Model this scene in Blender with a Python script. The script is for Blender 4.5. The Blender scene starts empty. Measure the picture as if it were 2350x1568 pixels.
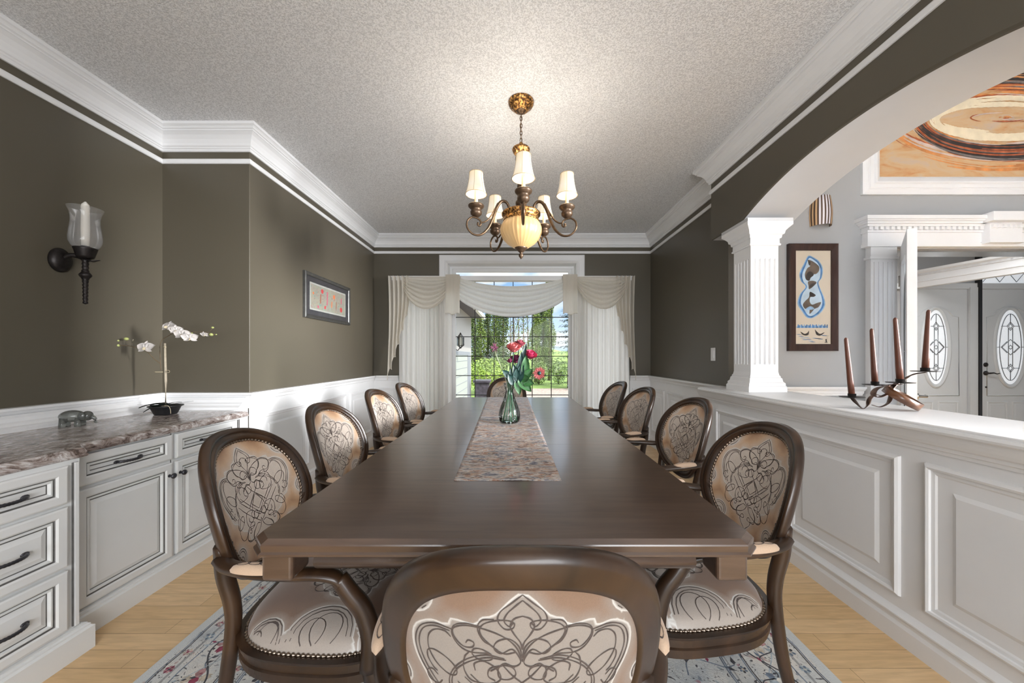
import bpy, math, random
import numpy as np
from mathutils import Vector, Matrix
random.seed(7)
PI = math.pi
C = bpy.context.scene.collection
S = bpy.context.scene

# ------------------------------------------------------------------ camera
FPX = 820.0
cam = bpy.data.cameras.new('camera'); co = bpy.data.objects.new('camera', cam); C.objects.link(co)
cam.sensor_width = 36; cam.lens = FPX / 2350 * 36
cam.shift_x = -9 / 2350; cam.shift_y = 34 / 2350
cam.clip_start = 0.05; cam.clip_end = 300
co.location = (0, 0, 1.16); co.rotation_euler = (PI / 2, 0, 0)
S.camera = co
# ------------------------------------------------------------------ colour management
vs = S.view_settings
vs.view_transform = 'Standard'; vs.look = 'None'; vs.gamma = 1.0; vs.use_curve_mapping = False
vs.exposure = 0.32
# ------------------------------------------------------------------ sky, sun
w = bpy.data.worlds.new('sky_world'); S.world = w; w.use_nodes = True
wn = w.node_tree; wn.nodes.clear()
wo = wn.nodes.new('ShaderNodeOutputWorld'); wb = wn.nodes.new('ShaderNodeBackground')
tc_ = wn.nodes.new('ShaderNodeTexCoord'); sx_ = wn.nodes.new('ShaderNodeSeparateXYZ'); wn.links.new(tc_.outputs['Generated'], sx_.inputs[0])
rp_ = wn.nodes.new('ShaderNodeValToRGB'); wn.links.new(sx_.outputs[2], rp_.inputs[0])   # sky colour by elevation: pale horizon, blue above, bright haze overhead
for i_, (p_, c_) in enumerate([(0, (.50, .66, .80)), (.05, (.62, .78, .95)), (.20, (.30, .52, .88)), (.36, (.80, .88, 1.0)), (1, (.95, .98, 1.0))]):
    if i_ > 1: rp_.color_ramp.elements.new(p_)
    rp_.color_ramp.elements[i_].position = p_; rp_.color_ramp.elements[i_].color = (*c_, 1)
ml_ = wn.nodes.new('ShaderNodeMapping'); ml_.inputs['Scale'].default_value = (1, 1, 3); cl_ = wn.nodes.new('ShaderNodeTexNoise'); cl_.inputs['Scale'].default_value = 5; cl_.inputs['Detail'].default_value = 7
wn.links.new(tc_.outputs['Generated'], ml_.inputs[0]); wn.links.new(ml_.outputs[0], cl_.inputs[0])
cr_ = wn.nodes.new('ShaderNodeValToRGB'); cr_.color_ramp.elements[0].position = .48; cr_.color_ramp.elements[1].position = .62; wn.links.new(cl_.outputs[0], cr_.inputs[0])
mx_ = wn.nodes.new('ShaderNodeMix'); mx_.data_type = 'RGBA'; wn.links.new(cr_.outputs[0], mx_.inputs[0]); wn.links.new(rp_.outputs[0], mx_.inputs[6]); mx_.inputs[7].default_value = (.92, .94, .97, 1)
br_ = wn.nodes.new('ShaderNodeMapRange'); br_.inputs[1].default_value = .22; br_.inputs[2].default_value = .5; br_.inputs[3].default_value = 1.0; br_.inputs[4].default_value = 3.2; wn.links.new(sx_.outputs[2], br_.inputs[0])
wn.links.new(br_.outputs[0], wb.inputs['Strength']); wn.links.new(mx_.outputs[2], wb.inputs[0]); wn.links.new(wb.outputs[0], wo.inputs[0])
def lamp(name, kind, loc, rot, energy, col=(1, 1, 1), **kw):
    l = bpy.data.lights.new(name, kind); o = bpy.data.objects.new(name, l); C.objects.link(o)
    l.energy = energy; l.color = col; o.location = loc; o.rotation_euler = rot
    for k, v in kw.items(): setattr(l, k, v)
    return o
lamp('sun', 'SUN', (0, -5, 20), (math.radians(38), 0, math.radians(35)), 5.5, (1, .96, .88), angle=.02)
# side light from the foyer; rear, upper and vestibule lamps are added unseen fill
lamp('fill_rear', 'AREA', (.55, -2.3, 1.55), (math.radians(100), 0, math.radians(6)), 215, (.93, .965, 1), shape='RECTANGLE', size=3.8, size_y=1.9)
lamp('daylight_foyer', 'AREA', (6.6, -1.1, 2.0), (PI / 2, 0, math.radians(82)), 480, (.97, .98, 1), shape='RECTANGLE', size=1.6, size_y=2.2, spread=math.radians(60))
lamp('fill_foyer_upper', 'AREA', (4.2, -1.9, 3.6), (math.radians(80), 0, 0), 13, (.98, .99, 1), shape='RECTANGLE', size=3.0, size_y=1.8)
lamp('fill_vestibule', 'AREA', (5.0, 3.5, 2.72), (0, 0, 0), 40, (1, 1, 1), shape='RECTANGLE', size=2.4, size_y=.6)

# ------------------------------------------------------------------ material helpers
def nt(name):
    m = bpy.data.materials.new(name); m.use_nodes = True
    n = m.node_tree.nodes; b = n['Principled BSDF']
    return m, n, m.node_tree.links, b
def setp(b, col=None, r=.5, met=0, **kw):
    if col: b.inputs['Base Color'].default_value = (*col, 1)
    b.inputs['Roughness'].default_value = r; b.inputs['Metallic'].default_value = met
    for k, v in kw.items(): b.inputs[k].default_value = v
def noise(n, l, scale, detail=4, coord='Object', stretch=None, dist=0, rough=.5):
    tc = n.new('ShaderNodeTexCoord'); t = n.new('ShaderNodeTexNoise')
    t.inputs['Scale'].default_value = scale; t.inputs['Detail'].default_value = detail
    t.inputs['Distortion'].default_value = dist; t.inputs['Roughness'].default_value = rough
    if stretch:
        mp = n.new('ShaderNodeMapping'); mp.inputs['Scale'].default_value = stretch
        l.new(tc.outputs[coord], mp.inputs[0]); l.new(mp.outputs[0], t.inputs[0])
    else: l.new(tc.outputs[coord], t.inputs[0])
    return t
def ramp(n, l, src, stops, interp='LINEAR'):
    r = n.new('ShaderNodeValToRGB'); r.color_ramp.interpolation = interp
    e = r.color_ramp.elements
    while len(e) < len(stops): e.new(.5)
    for i, (p, c) in enumerate(stops):
        e[i].position = p; e[i].color = (*c, 1)
    l.new(src, r.inputs[0]); return r
def bump(n, l, b, src, strength, dist=.002):
    bp = n.new('ShaderNodeBump'); bp.inputs['Strength'].default_value = strength; bp.inputs['Distance'].default_value = dist
    l.new(src, bp.inputs['Height']); l.new(bp.outputs[0], b.inputs['Normal'])
def plain(name, col, r=.5, met=0, var=.06, vs=6, **kw):
    """painted or solid surface with a slight procedural variation"""
    m, n, l, b = nt(name); setp(b, None, r, met, **kw)
    t = noise(n, l, vs, 3)
    lo = tuple(c * (1 - var) for c in col); hi = tuple(min(1, c * (1 + var)) for c in col)
    rp = ramp(n, l, t.outputs[0], [(.3, lo), (.7, hi)]); l.new(rp.outputs[0], b.inputs['Base Color'])
    return m
M = {}
def wallpaint(name, col, r=.5):
    m, n, l, b = nt(name); setp(b, col, r)
    t = noise(n, l, 220, 2); bump(n, l, b, t.outputs[0], .08, .001)
    t2 = noise(n, l, 1.3, 2); rp = ramp(n, l, t2.outputs[0], [(.3, tuple(c * .97 for c in col)), (.7, tuple(c * 1.03 for c in col))])
    l.new(rp.outputs[0], b.inputs['Base Color']); return m
M['olive'] = wallpaint('olive_paint', (.094, .081, .058), .40)
M['grey'] = wallpaint('grey_paint', (.35, .352, .352), .6)
M['white'] = plain('white_trim_paint', (.80, .80, .805), .38, var=.015)
M['cabwhite'] = plain('cabinet_white', (.76, .765, .76), .4, var=.02)
M['glaze'] = plain('dark_glaze', (.13, .125, .12), .6, var=.2, vs=40)
M['soffit'] = plain('arch_soffit_paint', (.50, .505, .515), .6, var=.015)
def ceiling_mat():
    m, n, l, b = nt('stippled_ceiling'); setp(b, None, .9)
    t = noise(n, l, 95, 3, rough=.6); t2 = noise(n, l, 190, 2)
    mx = n.new('ShaderNodeMath'); mx.operation = 'ADD'; l.new(t.outputs[0], mx.inputs[0]); l.new(t2.outputs[0], mx.inputs[1])
    mm = n.new('ShaderNodeMath'); mm.operation = 'MULTIPLY'; mm.inputs[1].default_value = .5; l.new(mx.outputs[0], mm.inputs[0])
    rp = ramp(n, l, mm.outputs[0], [(.42, (.62, .62, .625)), (.56, (.86, .86, .865))]); l.new(rp.outputs[0], b.inputs['Base Color'])
    bump(n, l, b, mm.outputs[0], .6, .008); return m
M['ceiling'] = ceiling_mat()
def wood(name, c1, c2, c3, r=.3, scale=6, st=(1, 8, 8), coat=0):
    m, n, l, b = nt(name); setp(b, None, r)
    b.inputs['Coat Weight'].default_value = coat; b.inputs['Coat Roughness'].default_value = .15
    t = noise(n, l, scale, 6, stretch=st, dist=.6)
    rp = ramp(n, l, t.outputs[0], [(.28, c1), (.5, c2), (.74, c3)]); l.new(rp.outputs[0], b.inputs['Base Color'])
    bump(n, l, b, t.outputs[0], .05, .002); return m
M['table'] = wood('table_wood', (.060, .034, .022), (.080, .047, .031), (.102, .062, .042), .30, 5, (1, 9, 9), .75)
M['chairwood'] = wood('walnut_chair_wood', (.012, .0055, .0025), (.031, .0145, .0065), (.062, .030, .013), .36, 9, (1, 1, .5), .22)
M['darkwood'] = wood('dark_frame_wood', (.020, .008, .005), (.035, .014, .009), (.05, .022, .014), .35, 8, (6, 6, .6))
M['ringwood'] = wood('band_wood', (.06, .02, .008), (.13, .05, .02), (.2, .09, .04), .3, 14, (1, 1, 6), .3)
def floor_mat():
    m, n, l, b = nt('maple_boards'); setp(b, None, .32)
    tc = n.new('ShaderNodeTexCoord')
    br = n.new('ShaderNodeTexBrick'); l.new(tc.outputs['Object'], br.inputs[0])
    br.offset = .37; br.inputs['Scale'].default_value = 1; br.inputs['Brick Width'].default_value = .62
    br.inputs['Row Height'].default_value = .083; br.inputs['Mortar Size'].default_value = .0011; br.inputs['Mortar Smooth'].default_value = .3
    br.inputs['Color1'].default_value = (.76, .55, .32, 1); br.inputs['Color2'].default_value = (.67, .46, .24, 1)
    br.inputs['Mortar'].default_value = (.30, .19, .10, 1)
    t = noise(n, l, 7, 5, stretch=(1, 9, 1), dist=.8)
    rp = ramp(n, l, t.outputs[0], [(.25, (.84, .80, .74)), (.7, (1.08, 1.06, 1.03))])
    mx = n.new('ShaderNodeMix'); mx.data_type = 'RGBA'; mx.blend_type = 'MULTIPLY'; mx.inputs[0].default_value = 1
    l.new(br.outputs[0], mx.inputs[6]); l.new(rp.outputs[0], mx.inputs[7]); l.new(mx.outputs[2], b.inputs['Base Color'])
    return m
M['floor'] = floor_mat()
def granite_mat():
    m, n, l, b = nt('granite'); setp(b, None, .22)
    t = noise(n, l, 13, 10, stretch=(2.2, 1, 1.5), dist=1.6, rough=.72)
    rp = ramp(n, l, t.outputs[0], [(.32, (.03, .024, .022)), (.40, (.14, .10, .085)), (.47, (.32, .26, .235)), (.55, (.50, .45, .43)), (.62, (.74, .72, .71)), (.72, (.28, .20, .17))])
    l.new(rp.outputs[0], b.inputs['Base Color']); return m
M['granite'] = granite_mat()
def glass_mat(name, tint=(1, 1, 1), gl=1.0, ior=1.45):
    """thin clear glass: lets light straight through and mirrors at its Fresnel share"""
    m = bpy.data.materials.new(name); m.use_nodes = True; n = m.node_tree.nodes; l = m.node_tree.links; n.clear()
    o = n.new('ShaderNodeOutputMaterial'); t = n.new('ShaderNodeBsdfTransparent'); g = n.new('ShaderNodeBsdfGlossy')
    f = n.new('ShaderNodeFresnel'); f.inputs[0].default_value = ior; g.inputs['Roughness'].default_value = .02
    t.inputs[0].default_value = (*tint, 1); mx = n.new('ShaderNodeMixShader')
    mm = n.new('ShaderNodeMath'); mm.operation = 'MULTIPLY'; mm.inputs[1].default_value = gl; mm.use_clamp = True
    l.new(f.outputs[0], mm.inputs[0]); l.new(mm.outputs[0], mx.inputs[0]); l.new(t.outputs[0], mx.inputs[1]); l.new(g.outputs[0], mx.inputs[2])
    l.new(mx.outputs[0], o.inputs[0]); return m
M['pane'] = glass_mat('window_glass', (.97, .98, .98), .15)
M['glass'] = glass_mat('clear_glass', (.98, .995, .99), .8)
M['smoke'] = glass_mat('hurricane_glass', (.90, .89, .88), .9)
def hazy(m, f_, col):
    n = m.node_tree.nodes; l = m.node_tree.links; o = n['Material Output']; src = o.inputs[0].links[0].from_socket
    d = n.new('ShaderNodeBsdfDiffuse'); d.inputs[0].default_value = (*col, 1); x = n.new('ShaderNodeMixShader'); x.inputs[0].default_value = f_
    l.new(src, x.inputs[1]); l.new(d.outputs[0], x.inputs[2]); l.new(x.outputs[0], o.inputs[0])
hazy(M['smoke'], .16, (.75, .74, .73))
def sheer_mat(name, col, alpha):
    m = bpy.data.materials.new(name); m.use_nodes = True; n = m.node_tree.nodes; l = m.node_tree.links; n.clear()
    o = n.new('ShaderNodeOutputMaterial'); t = n.new('ShaderNodeBsdfTransparent'); d = n.new('ShaderNodeBsdfDiffuse'); tr = n.new('ShaderNodeBsdfTranslucent')
    ns = noise(n, l, 60, 2, stretch=(1, 1, .05)); rp = ramp(n, l, ns.outputs[0], [(.3, tuple(c * .96 for c in col)), (.7, col)])
    l.new(rp.outputs[0], d.inputs[0]); l.new(rp.outputs[0], tr.inputs[0])
    a = n.new('ShaderNodeMixShader'); a.inputs[0].default_value = .58; l.new(d.outputs[0], a.inputs[1]); l.new(tr.outputs[0], a.inputs[2])
    b2 = n.new('ShaderNodeMixShader'); b2.inputs[0].default_value = alpha; l.new(t.outputs[0], b2.inputs[1]); l.new(a.outputs[0], b2.inputs[2])
    l.new(b2.outputs[0], o.inputs[0]); return m
M['sheer'] = sheer_mat('sheer_voile', (.93, .91, .88), .998)
M['cream'] = sheer_mat('cream_voile', (.88, .84, .77), .995)
M['creamw'] = sheer_mat('white_voile', (.86, .85, .83), .995)
def fabric(name, cream, tan, brown, r=.55):
    """medallion fabric: the woven mask attribute separates the cream medallion from the tan ground"""
    m, n, l, b = nt(name); setp(b, None, r); b.inputs['Sheen Weight'].default_value = .25
    at = n.new('ShaderNodeAttribute'); at.attribute_name = 'mask'
    rp = ramp(n, l, at.outputs['Fac'], [(.0, brown), (.33, tan), (.485, tuple(.35 * a + .65 * c for a, c in zip(tan, cream))), (.5, (.58, .56, .53)), (.53, cream)])
    t = noise(n, l, 500, 2); rr = ramp(n, l, t.outputs[0], [(.3, (.93, .93, .93)), (.7, (1.04, 1.04, 1.04))])
    mx = n.new('ShaderNodeMix'); mx.data_type = 'RGBA'; mx.blend_type = 'MULTIPLY'; mx.inputs[0].default_value = 1
    l.new(rp.outputs[0], mx.inputs[6]); l.new(rr.outputs[0], mx.inputs[7]); l.new(mx.outputs[2], b.inputs['Base Color'])
    bump(n, l, b, t.outputs[0], .1, .001); return m
M['fab_front'] = fabric('medallion_fabric', (.57, .49, .42), (.53, .34, .205), (.24, .10, .035))
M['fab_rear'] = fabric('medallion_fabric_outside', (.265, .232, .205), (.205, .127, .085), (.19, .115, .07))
M['fab_seat'] = fabric('medallion_fabric_seat', (.36, .31, .27), (.21, .13, .088), (.18, .105, .07), .42)
M['ink'] = plain('scroll_line_thread', (.075, .058, .052), .7, var=.1, vs=80)
M['nail'] = plain('antique_nailheads', (.30, .24, .19), .28, 1, var=.3, vs=200)
M['welt'] = plain('tan_fabric_edge', (.55, .25, .10), .6, var=.1, vs=80)
def iron(name, c, r=.4, met=.6): return plain(name, c, r, met, var=.3, vs=60)
M['iron'] = iron('dark_bronze_iron', (.022, .018, .017))
M['pewter'] = iron('dark_pewter', (.07, .07, .08), .35, .8)
M['bronze'] = iron('chandelier_bronze', (.10, .060, .032), .38, .7)
M['bronzed'] = iron('chandelier_dark_bronze', (.095, .058, .034), .4, .6)
def gold_mat():
    m, n, l, b = nt('gilded_bronze'); setp(b, None, .35, .8)
    tc = n.new('ShaderNodeTexCoord'); wv = n.new('ShaderNodeTexNoise'); wv.inputs['Scale'].default_value = 90; wv.inputs['Detail'].default_value = 3
    l.new(tc.outputs['Object'], wv.inputs[0])
    rp = ramp(n, l, wv.outputs[0], [(.4, (.07, .035, .018)), (.52, (.35, .17, .05)), (.65, (.75, .42, .13))]); l.new(rp.outputs[0], b.inputs['Base Color'])
    bump(n, l, b, wv.outputs[0], .4, .004); return m
M['gold'] = gold_mat()
M['chrome'] = plain('brushed_nickel', (.45, .44, .43), .25, 1, var=.1)
M['candlebrown'] = plain('brown_candle_wax', (.12, .040, .022), .45, var=.12, vs=30)
M['candlewhite'] = plain('ivory_candle_wax', (.80, .77, .70), .5, var=.03)
M['black'] = plain('black_plastic', (.012, .012, .013), .4, var=.2)
def lampglow(name, col, e, strength, ecol):
    m, n, l, b = nt(name); setp(b, col, .6); b.inputs['Emission Color'].default_value = (*ecol, 1); b.inputs['Emission Strength'].default_value = strength; return m
def shade_mat():
    m, n, l, b = nt('lit_shade_fabric'); setp(b, (.50, .43, .32), .8)
    tc = n.new('ShaderNodeTexCoord'); sp = n.new('ShaderNodeSeparateXYZ'); l.new(tc.outputs['Object'], sp.inputs[0])
    rp = ramp(n, l, sp.outputs[2], [(.0, (1, .84, .60)), (.05, (1, .93, .80)), (.12, (1, .80, .52))])
    l.new(rp.outputs[0], b.inputs['Emission Color']); b.inputs['Emission Strength'].default_value = .42; return m
M['shade'] = shade_mat()
M['shadein'] = lampglow('lit_shade_lining', (.7, .62, .48), 1, .5, (1, .90, .68))
M['bulb'] = lampglow('lit_bulb', (1, .9, .7), 1, 6, (1, .88, .66))
def alab():
    m, n, l, b = nt('lit_alabaster_bowl'); setp(b, (.50, .31, .13), .35)
    t = noise(n, l, 9, 3); rp = ramp(n, l, t.outputs[0], [(.3, (.85, .50, .22)), (.7, (1, .72, .40))]); l.new(rp.outputs[0], b.inputs['Emission Color'])
    b.inputs['Emission Strength'].default_value = .16; return m
M['alabaster'] = alab()
M['shadetrim'] = plain('shade_braid', (.50, .36, .20), .7)
M['sleeve'] = lampglow('candle_sleeve', (.8, .6, .35), 1, .25, (1, .72, .4))

# ------------------------------------------------------------------ mesh builder
class MB:
    def __init__(s): s.v = []; s.f = []; s.m = []; s.sm = []; s.mats = []; s.att = {}
    def mi(s, mat):
        if mat not in s.mats: s.mats.append(mat)
        return s.mats.index(mat)
    def add(s, vs, fs, mat, smooth=False):
        b = len(s.v); s.v += [tuple(p) for p in vs]; k = s.mi(mat)
        for f in fs: s.f.append(tuple(b + i for i in f)); s.m.append(k); s.sm.append(smooth)
        return b
    def box(s, a, b, mat, xf=None):
        x0, y0, z0 = a; x1, y1, z1 = b
        p = [(x0, y0, z0), (x1, y0, z0), (x1, y1, z0), (x0, y1, z0), (x0, y0, z1), (x1, y0, z1), (x1, y1, z1), (x0, y1, z1)]
        if xf: p = [tuple(xf @ Vector(q)) for q in p]
        s.add(p, [(0, 3, 2, 1), (4, 5, 6, 7), (0, 1, 5, 4), (1, 2, 6, 5), (2, 3, 7, 6), (3, 0, 4, 7)], mat); return s
    def loft(s, rings, mat, closed=True, caps=True, smooth=True, loop=False):
        """rings: equal-length point lists; closed = each ring is a loop; loop = last ring joins the first"""
        n = len(rings[0]); vs = [p for r in rings for p in r]; fs = []
        R = len(rings)
        for i in range(R if loop else R - 1):
            j = (i + 1) % R
            for k in range(n if closed else n - 1):
                q = (k + 1) % n
                fs.append((i * n + k, i * n + q, j * n + q, j * n + k))
        if caps and closed and not loop:
            fs.append(tuple(range(n))[::-1]); fs.append(tuple((R - 1) * n + k for k in range(n)))
        s.add(vs, fs, mat, smooth); return s
    def lathe(s, prof, mat, seg=24, loc=(0, 0, 0), xf=None, caps=True, smooth=True, flute=None):
        rings = []
        for r, z in prof:
            ring = []
            for k in range(seg):
                a = 2 * PI * k / seg; rr = r * (1 + (flute[1] * abs(math.sin(flute[0] * a / 2)) if flute else 0))
                p = Vector((rr * math.cos(a), rr * math.sin(a), z))
                if xf: p = xf @ p
                ring.append(tuple(p + Vector(loc)))
            rings.append(ring)
        s.loft(rings, mat, True, caps, smooth); return s
    def tube(s, pts, rad, mat, seg=8, flat=None, up=(0, 0, 1), caps=True, smooth=True, twist=None):
        """swept tube; rad number or list; flat=(w,h) factors; """
        P = [Vector(p) for p in pts]; n = len(P); rings = []
        if not hasattr(rad, '__len__'): rad = [rad] * n
        upv = Vector(up)
        for i in range(n):
            t = (P[min(i + 1, n - 1)] - P[max(i - 1, 0)])
            t = t.normalized() if t.length > 1e-9 else Vector((0, 0, 1))
            sd = t.cross(upv)
            if sd.length < 1e-3: sd = t.cross(Vector((0, 1, 0))) if abs(t.y) < .9 else t.cross(Vector((1, 0, 0)))
            sd.normalize(); nn = sd.cross(t).normalized()
            fw, fh = flat if flat else (1, 1)
            if seg == 4: angs = [PI / 4 + PI / 2 * k for k in range(4)]
            else: angs = [2 * PI * k / seg for k in range(seg)]
            rings.append([tuple(P[i] + sd * math.cos(a) * rad[i] * fw + nn * math.sin(a) * rad[i] * fh) for a in angs])
        s.loft(rings, mat, True, caps, smooth); return s
    def sphere(s, c, r, mat, seg=10, rings=6, sc=(1, 1, 1), xf=None):
        R = []
        for i in range(1, rings):
            th = PI * i / rings
            R.append([(r * sc[0] * math.sin(th) * math.cos(2 * PI * k / seg), r * sc[1] * math.sin(th) * math.sin(2 * PI * k / seg), -r * sc[2] * math.cos(th)) for k in range(seg)])
        vs = [(0, 0, -r * sc[2])] + [p for q in R for p in q] + [(0, 0, r * sc[2])]
        fs = [(0, 1 + (k + 1) % seg, 1 + k) for k in range(seg)]
        for i in range(rings - 2):
            for k in range(seg):
                q = (k + 1) % seg; fs.append((1 + i * seg + k, 1 + i * seg + q, 1 + (i + 1) * seg + q, 1 + (i + 1) * seg + k))
        L = len(vs) - 1; b = 1 + (rings - 2) * seg
        fs += [(b + k, b + (k + 1) % seg, L) for k in range(seg)]
        vs = [tuple((xf @ Vector(p) if xf else Vector(p)) + Vector(c)) for p in vs]
        s.add(vs, fs, mat, True); return s
    def grid(s, fn, nu, nv, mat, smooth=True):
        vs = [tuple(fn(i / nu, j / nv)) for i in range(nu + 1) for j in range(nv + 1)]
        fs = [(i * (nv + 1) + j, (i + 1) * (nv + 1) + j, (i + 1) * (nv + 1) + j + 1, i * (nv + 1) + j + 1) for i in range(nu) for j in range(nv)]
        s.add(vs, fs, mat, smooth); return s
    def poly(s, pts, mat): s.add(pts, [tuple(range(len(pts)))], mat); return s
    def build(s, name, parent=None, bevel=0, solid=0, seg=2):
        me = bpy.data.meshes.new(name); me.from_pydata(s.v, [], s.f)
        for m in s.mats: me.materials.append(m)
        me.polygons.foreach_set('material_index', s.m); me.polygons.foreach_set('use_smooth', s.sm)
        for k, vals in s.att.items():
            a = me.attributes.new(k, 'FLOAT', 'POINT'); a.data.foreach_set('value', vals + [0.0] * (len(s.v) - len(vals)))
        me.update()
        o = bpy.data.objects.new(name, me); C.objects.link(o)
        if parent: o.parent = parent
        if bevel:
            b = o.modifiers.new('b', 'BEVEL'); b.width = bevel; b.segments = seg; b.limit_method = 'ANGLE'; b.harden_normals = False
        if solid:
            b = o.modifiers.new('s', 'SOLIDIFY'); b.thickness = solid; b.offset = 0
        return o
def empty(name, loc, rz=0):
    o = bpy.data.objects.new(name, None); C.objects.link(o); o.location = loc; o.rotation_euler = (0, 0, rz); o.empty_display_size = .1; return o
def tag(o, label, cat, group=None, kind=None):
    o['label'] = label; o['category'] = cat
    if group: o['group'] = group
    if kind: o['kind'] = kind
    return o
def struct(o): o['kind'] = 'structure'; return o
def copy_tree(o, parent=None):
    c = o.copy(); C.objects.link(c); c.parent = parent
    for ch in list(o.children): copy_tree(ch, c)
    return c
def spl(pts, n=6, closed=False):
    """Catmull-Rom through points of any dimension"""
    P = [np.array(p, float) for p in pts]
    if closed: P = [P[-1]] + P + [P[0], P[1]]
    else: P = [2 * P[0] - P[1]] + P + [2 * P[-1] - P[-2]]
    out = []
    for i in range(1, len(P) - 2):
        a, b, c, d = P[i - 1:i + 3]
        for k in range(n):
            t = k / n
            out.append(tuple(.5 * ((2 * b) + (c - a) * t + (2 * a - 5 * b + 4 * c - d) * t * t + (3 * b - a - 3 * c + d) * t ** 3)))
    if not closed: out.append(tuple(P[-2]))
    return out
def sweep(mb, prof, path, mat, closed=False, smooth=False):
    """mitred extrusion; prof = (offset to the right of travel, z); path = xy points"""
    P = [Vector(p) for p in path]; n = len(P); rings = []
    for i in range(n):
        d0 = (P[i] - P[i - 1]).normalized() if (i > 0 or closed) else (P[1] - P[0]).normalized()
        d1 = (P[(i + 1) % n] - P[i]).normalized() if (i < n - 1 or closed) else d0
        n0 = Vector((d0.y, -d0.x)); n1 = Vector((d1.y, -d1.x)); mt = (n0 + n1)
        mt = mt / max(.2, mt.dot(n0)) if mt.length > 1e-6 else n0
        rings.append([(P[i].x + mt.x * o, P[i].y + mt.y * o, z) for o, z in prof])
    mb.loft(rings, mat, True, not closed, smooth, loop=closed); return mb
def rpanel(mb, fr, s0, s1, z0, z1, prof, mats, back=None):
    """nested rectangular mouldings on a wall plane. fr(s, z, off) -> point. prof=[(inset, off)...] mats per band"""
    vs = []; fs = []
    for ins, off in prof:
        vs += [fr(s0 + ins, z0 + ins, off), fr(s1 - ins, z0 + ins, off), fr(s1 - ins, z1 - ins, off), fr(s0 + ins, z1 - ins, off)]
    for i in range(len(prof) - 1):
        b = mb.add([vs[i * 4 + k] for k in range(4)] + [vs[(i + 1) * 4 + k] for k in range(4)],
                   [(k, (k + 1) % 4, 4 + (k + 1) % 4, 4 + k) for k in range(4)], mats[i])
    L = (len(prof) - 1) * 4
    mb.add(vs[L:L + 4], [(0, 1, 2, 3)], mats[-1])
PI2 = PI / 2
# ================================================================== ROOM SHELL
CH = 2.74
LX, BX, RX, GX = -2.469, -1.86, 1.763, 1.62     # recess wall, projecting left wall, right wall, arch beam face
YJ, YB, YG, YN = 2.496, 4.68, 2.965, -2.4
mb = MB(); mb.box((-2.7, YN - .2, -.1), (7.8, 5.4, 0), M['floor']); struct(mb.build('floor'))
mb = MB(); mb.box((-2.7, YN - .2, CH), (2.02, YB + .25, CH + .15), M['ceiling']); struct(mb.build('ceiling'))
def wall(name, boxes, mat):
    mb = MB()
    for a, b in boxes: mb.box(a, b, mat)
    return struct(mb.build(name))
wall('wall_left', [((LX - .15, YN, 0), (LX, YJ, CH))], M['olive'])
mb = MB(); mb.box((LX - .15, YJ, 0), (BX, YB + .2, CH), M['olive']); struct(mb.build('wall_left_projection', bevel=.005, seg=3))
# back wall with window opening
WX0, WX1, WZ1, WZ0 = -.90, .80, 2.40, .35
SZ0, SZ1 = .35, 2.10; SL = (-1.50, -1.04); SR = (.92, 1.46)
wall('wall_back', [((BX, YB, 0), (SL[0], YB + .2, CH)), ((SL[1], YB, 0), (WX0, YB + .2, CH)), ((WX1, YB, 0), (SR[0], YB + .2, CH)), ((SR[1], YB, 0), (RX + .25, YB + .2, CH)), ((WX0, YB, WZ1), (WX1, YB + .2, CH)), ((WX0, YB, 0), (WX1, YB + .2, WZ0)),
    ((SL[0], YB, 0), (SL[1], YB + .2, SZ0)), ((SL[0], YB, SZ1), (SL[1], YB + .2, CH)), ((SR[0], YB, 0), (SR[1], YB + .2, SZ0)), ((SR[0], YB, SZ1), (SR[1], YB + .2, CH))], M['olive'])
wall('wall_right', [((RX, YG, 0), (RX + .24, YB, CH))], M['olive'])
wall('wall_near', [((-2.62, YN - .15, 0), (7.6, YN, 5.2))], M['grey'])
# arch beam: olive inside face, grey soffit
mb = MB()
AY, AH = 1.74, .86
def archz(y):
    t = (y - AY) / AH
    return 2.122 + (.181 * (1 - abs(t) ** 2.1) if abs(t) < 1 else 0)
ys = [YN] + [AY - AH] + [AY - AH + 2 * AH * k / 48 for k in range(1, 48)] + [AY + AH] + [YG]
e = .014
r0 = []
for y in ys:
    z = archz(y)
    r0.append([(GX, y, CH), (GX, y, z + e), (GX + e * .3, y, z + e * .3), (GX + e, y, z), (2.00, y, z), (2.00, y, CH)])
mb.loft([[q[k] for k in (0, 1, 2, 3)] for q in r0], M['olive'], False, False, False)
mb.loft([[q[k] for k in (3, 4)] for q in r0], M['soffit'], False, False, True)
mb.loft([[(2.0, q[0][1], q[4][2]), (2.0, q[0][1], 5.0)] for q in r0], M['grey'], False, False, False)
mb.poly([r0[-1][k] for k in (0, 1, 2, 3, 4, 5)], M['olive'])
struct(mb.build('wall_arch_beam'))
# crown moulding and picture strip, mitred round the room
path = [(LX, YN), (LX, YJ), (BX, YJ), (BX, YB), (RX, YB), (RX, YG), (GX, YG), (GX, YN)]
crown = [(0, 2.585), (.010, 2.585), (.014, 2.592), (.014, 2.600), (.020, 2.604), (.020, 2.612), (.027, 2.616), (.030, 2.632), (.040, 2.655), (.056, 2.676), (.074, 2.690), (.078, 2.691), (.078, 2.699), (.088, 2.703), (.088, 2.709), (.096, 2.716), (.104, 2.720), (.104, 2.739), (0, 2.739)]
mb = MB(); sweep(mb, crown, path, M['white']); struct(mb.build('trim_crown'))
mb = MB(); sweep(mb, [(0, 2.503), (.008, 2.503), (.012, 2.509), (.012, 2.528), (.008, 2.536), (0, 2.536)], path, M['white']); struct(mb.build('trim_picture_strip'))
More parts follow.
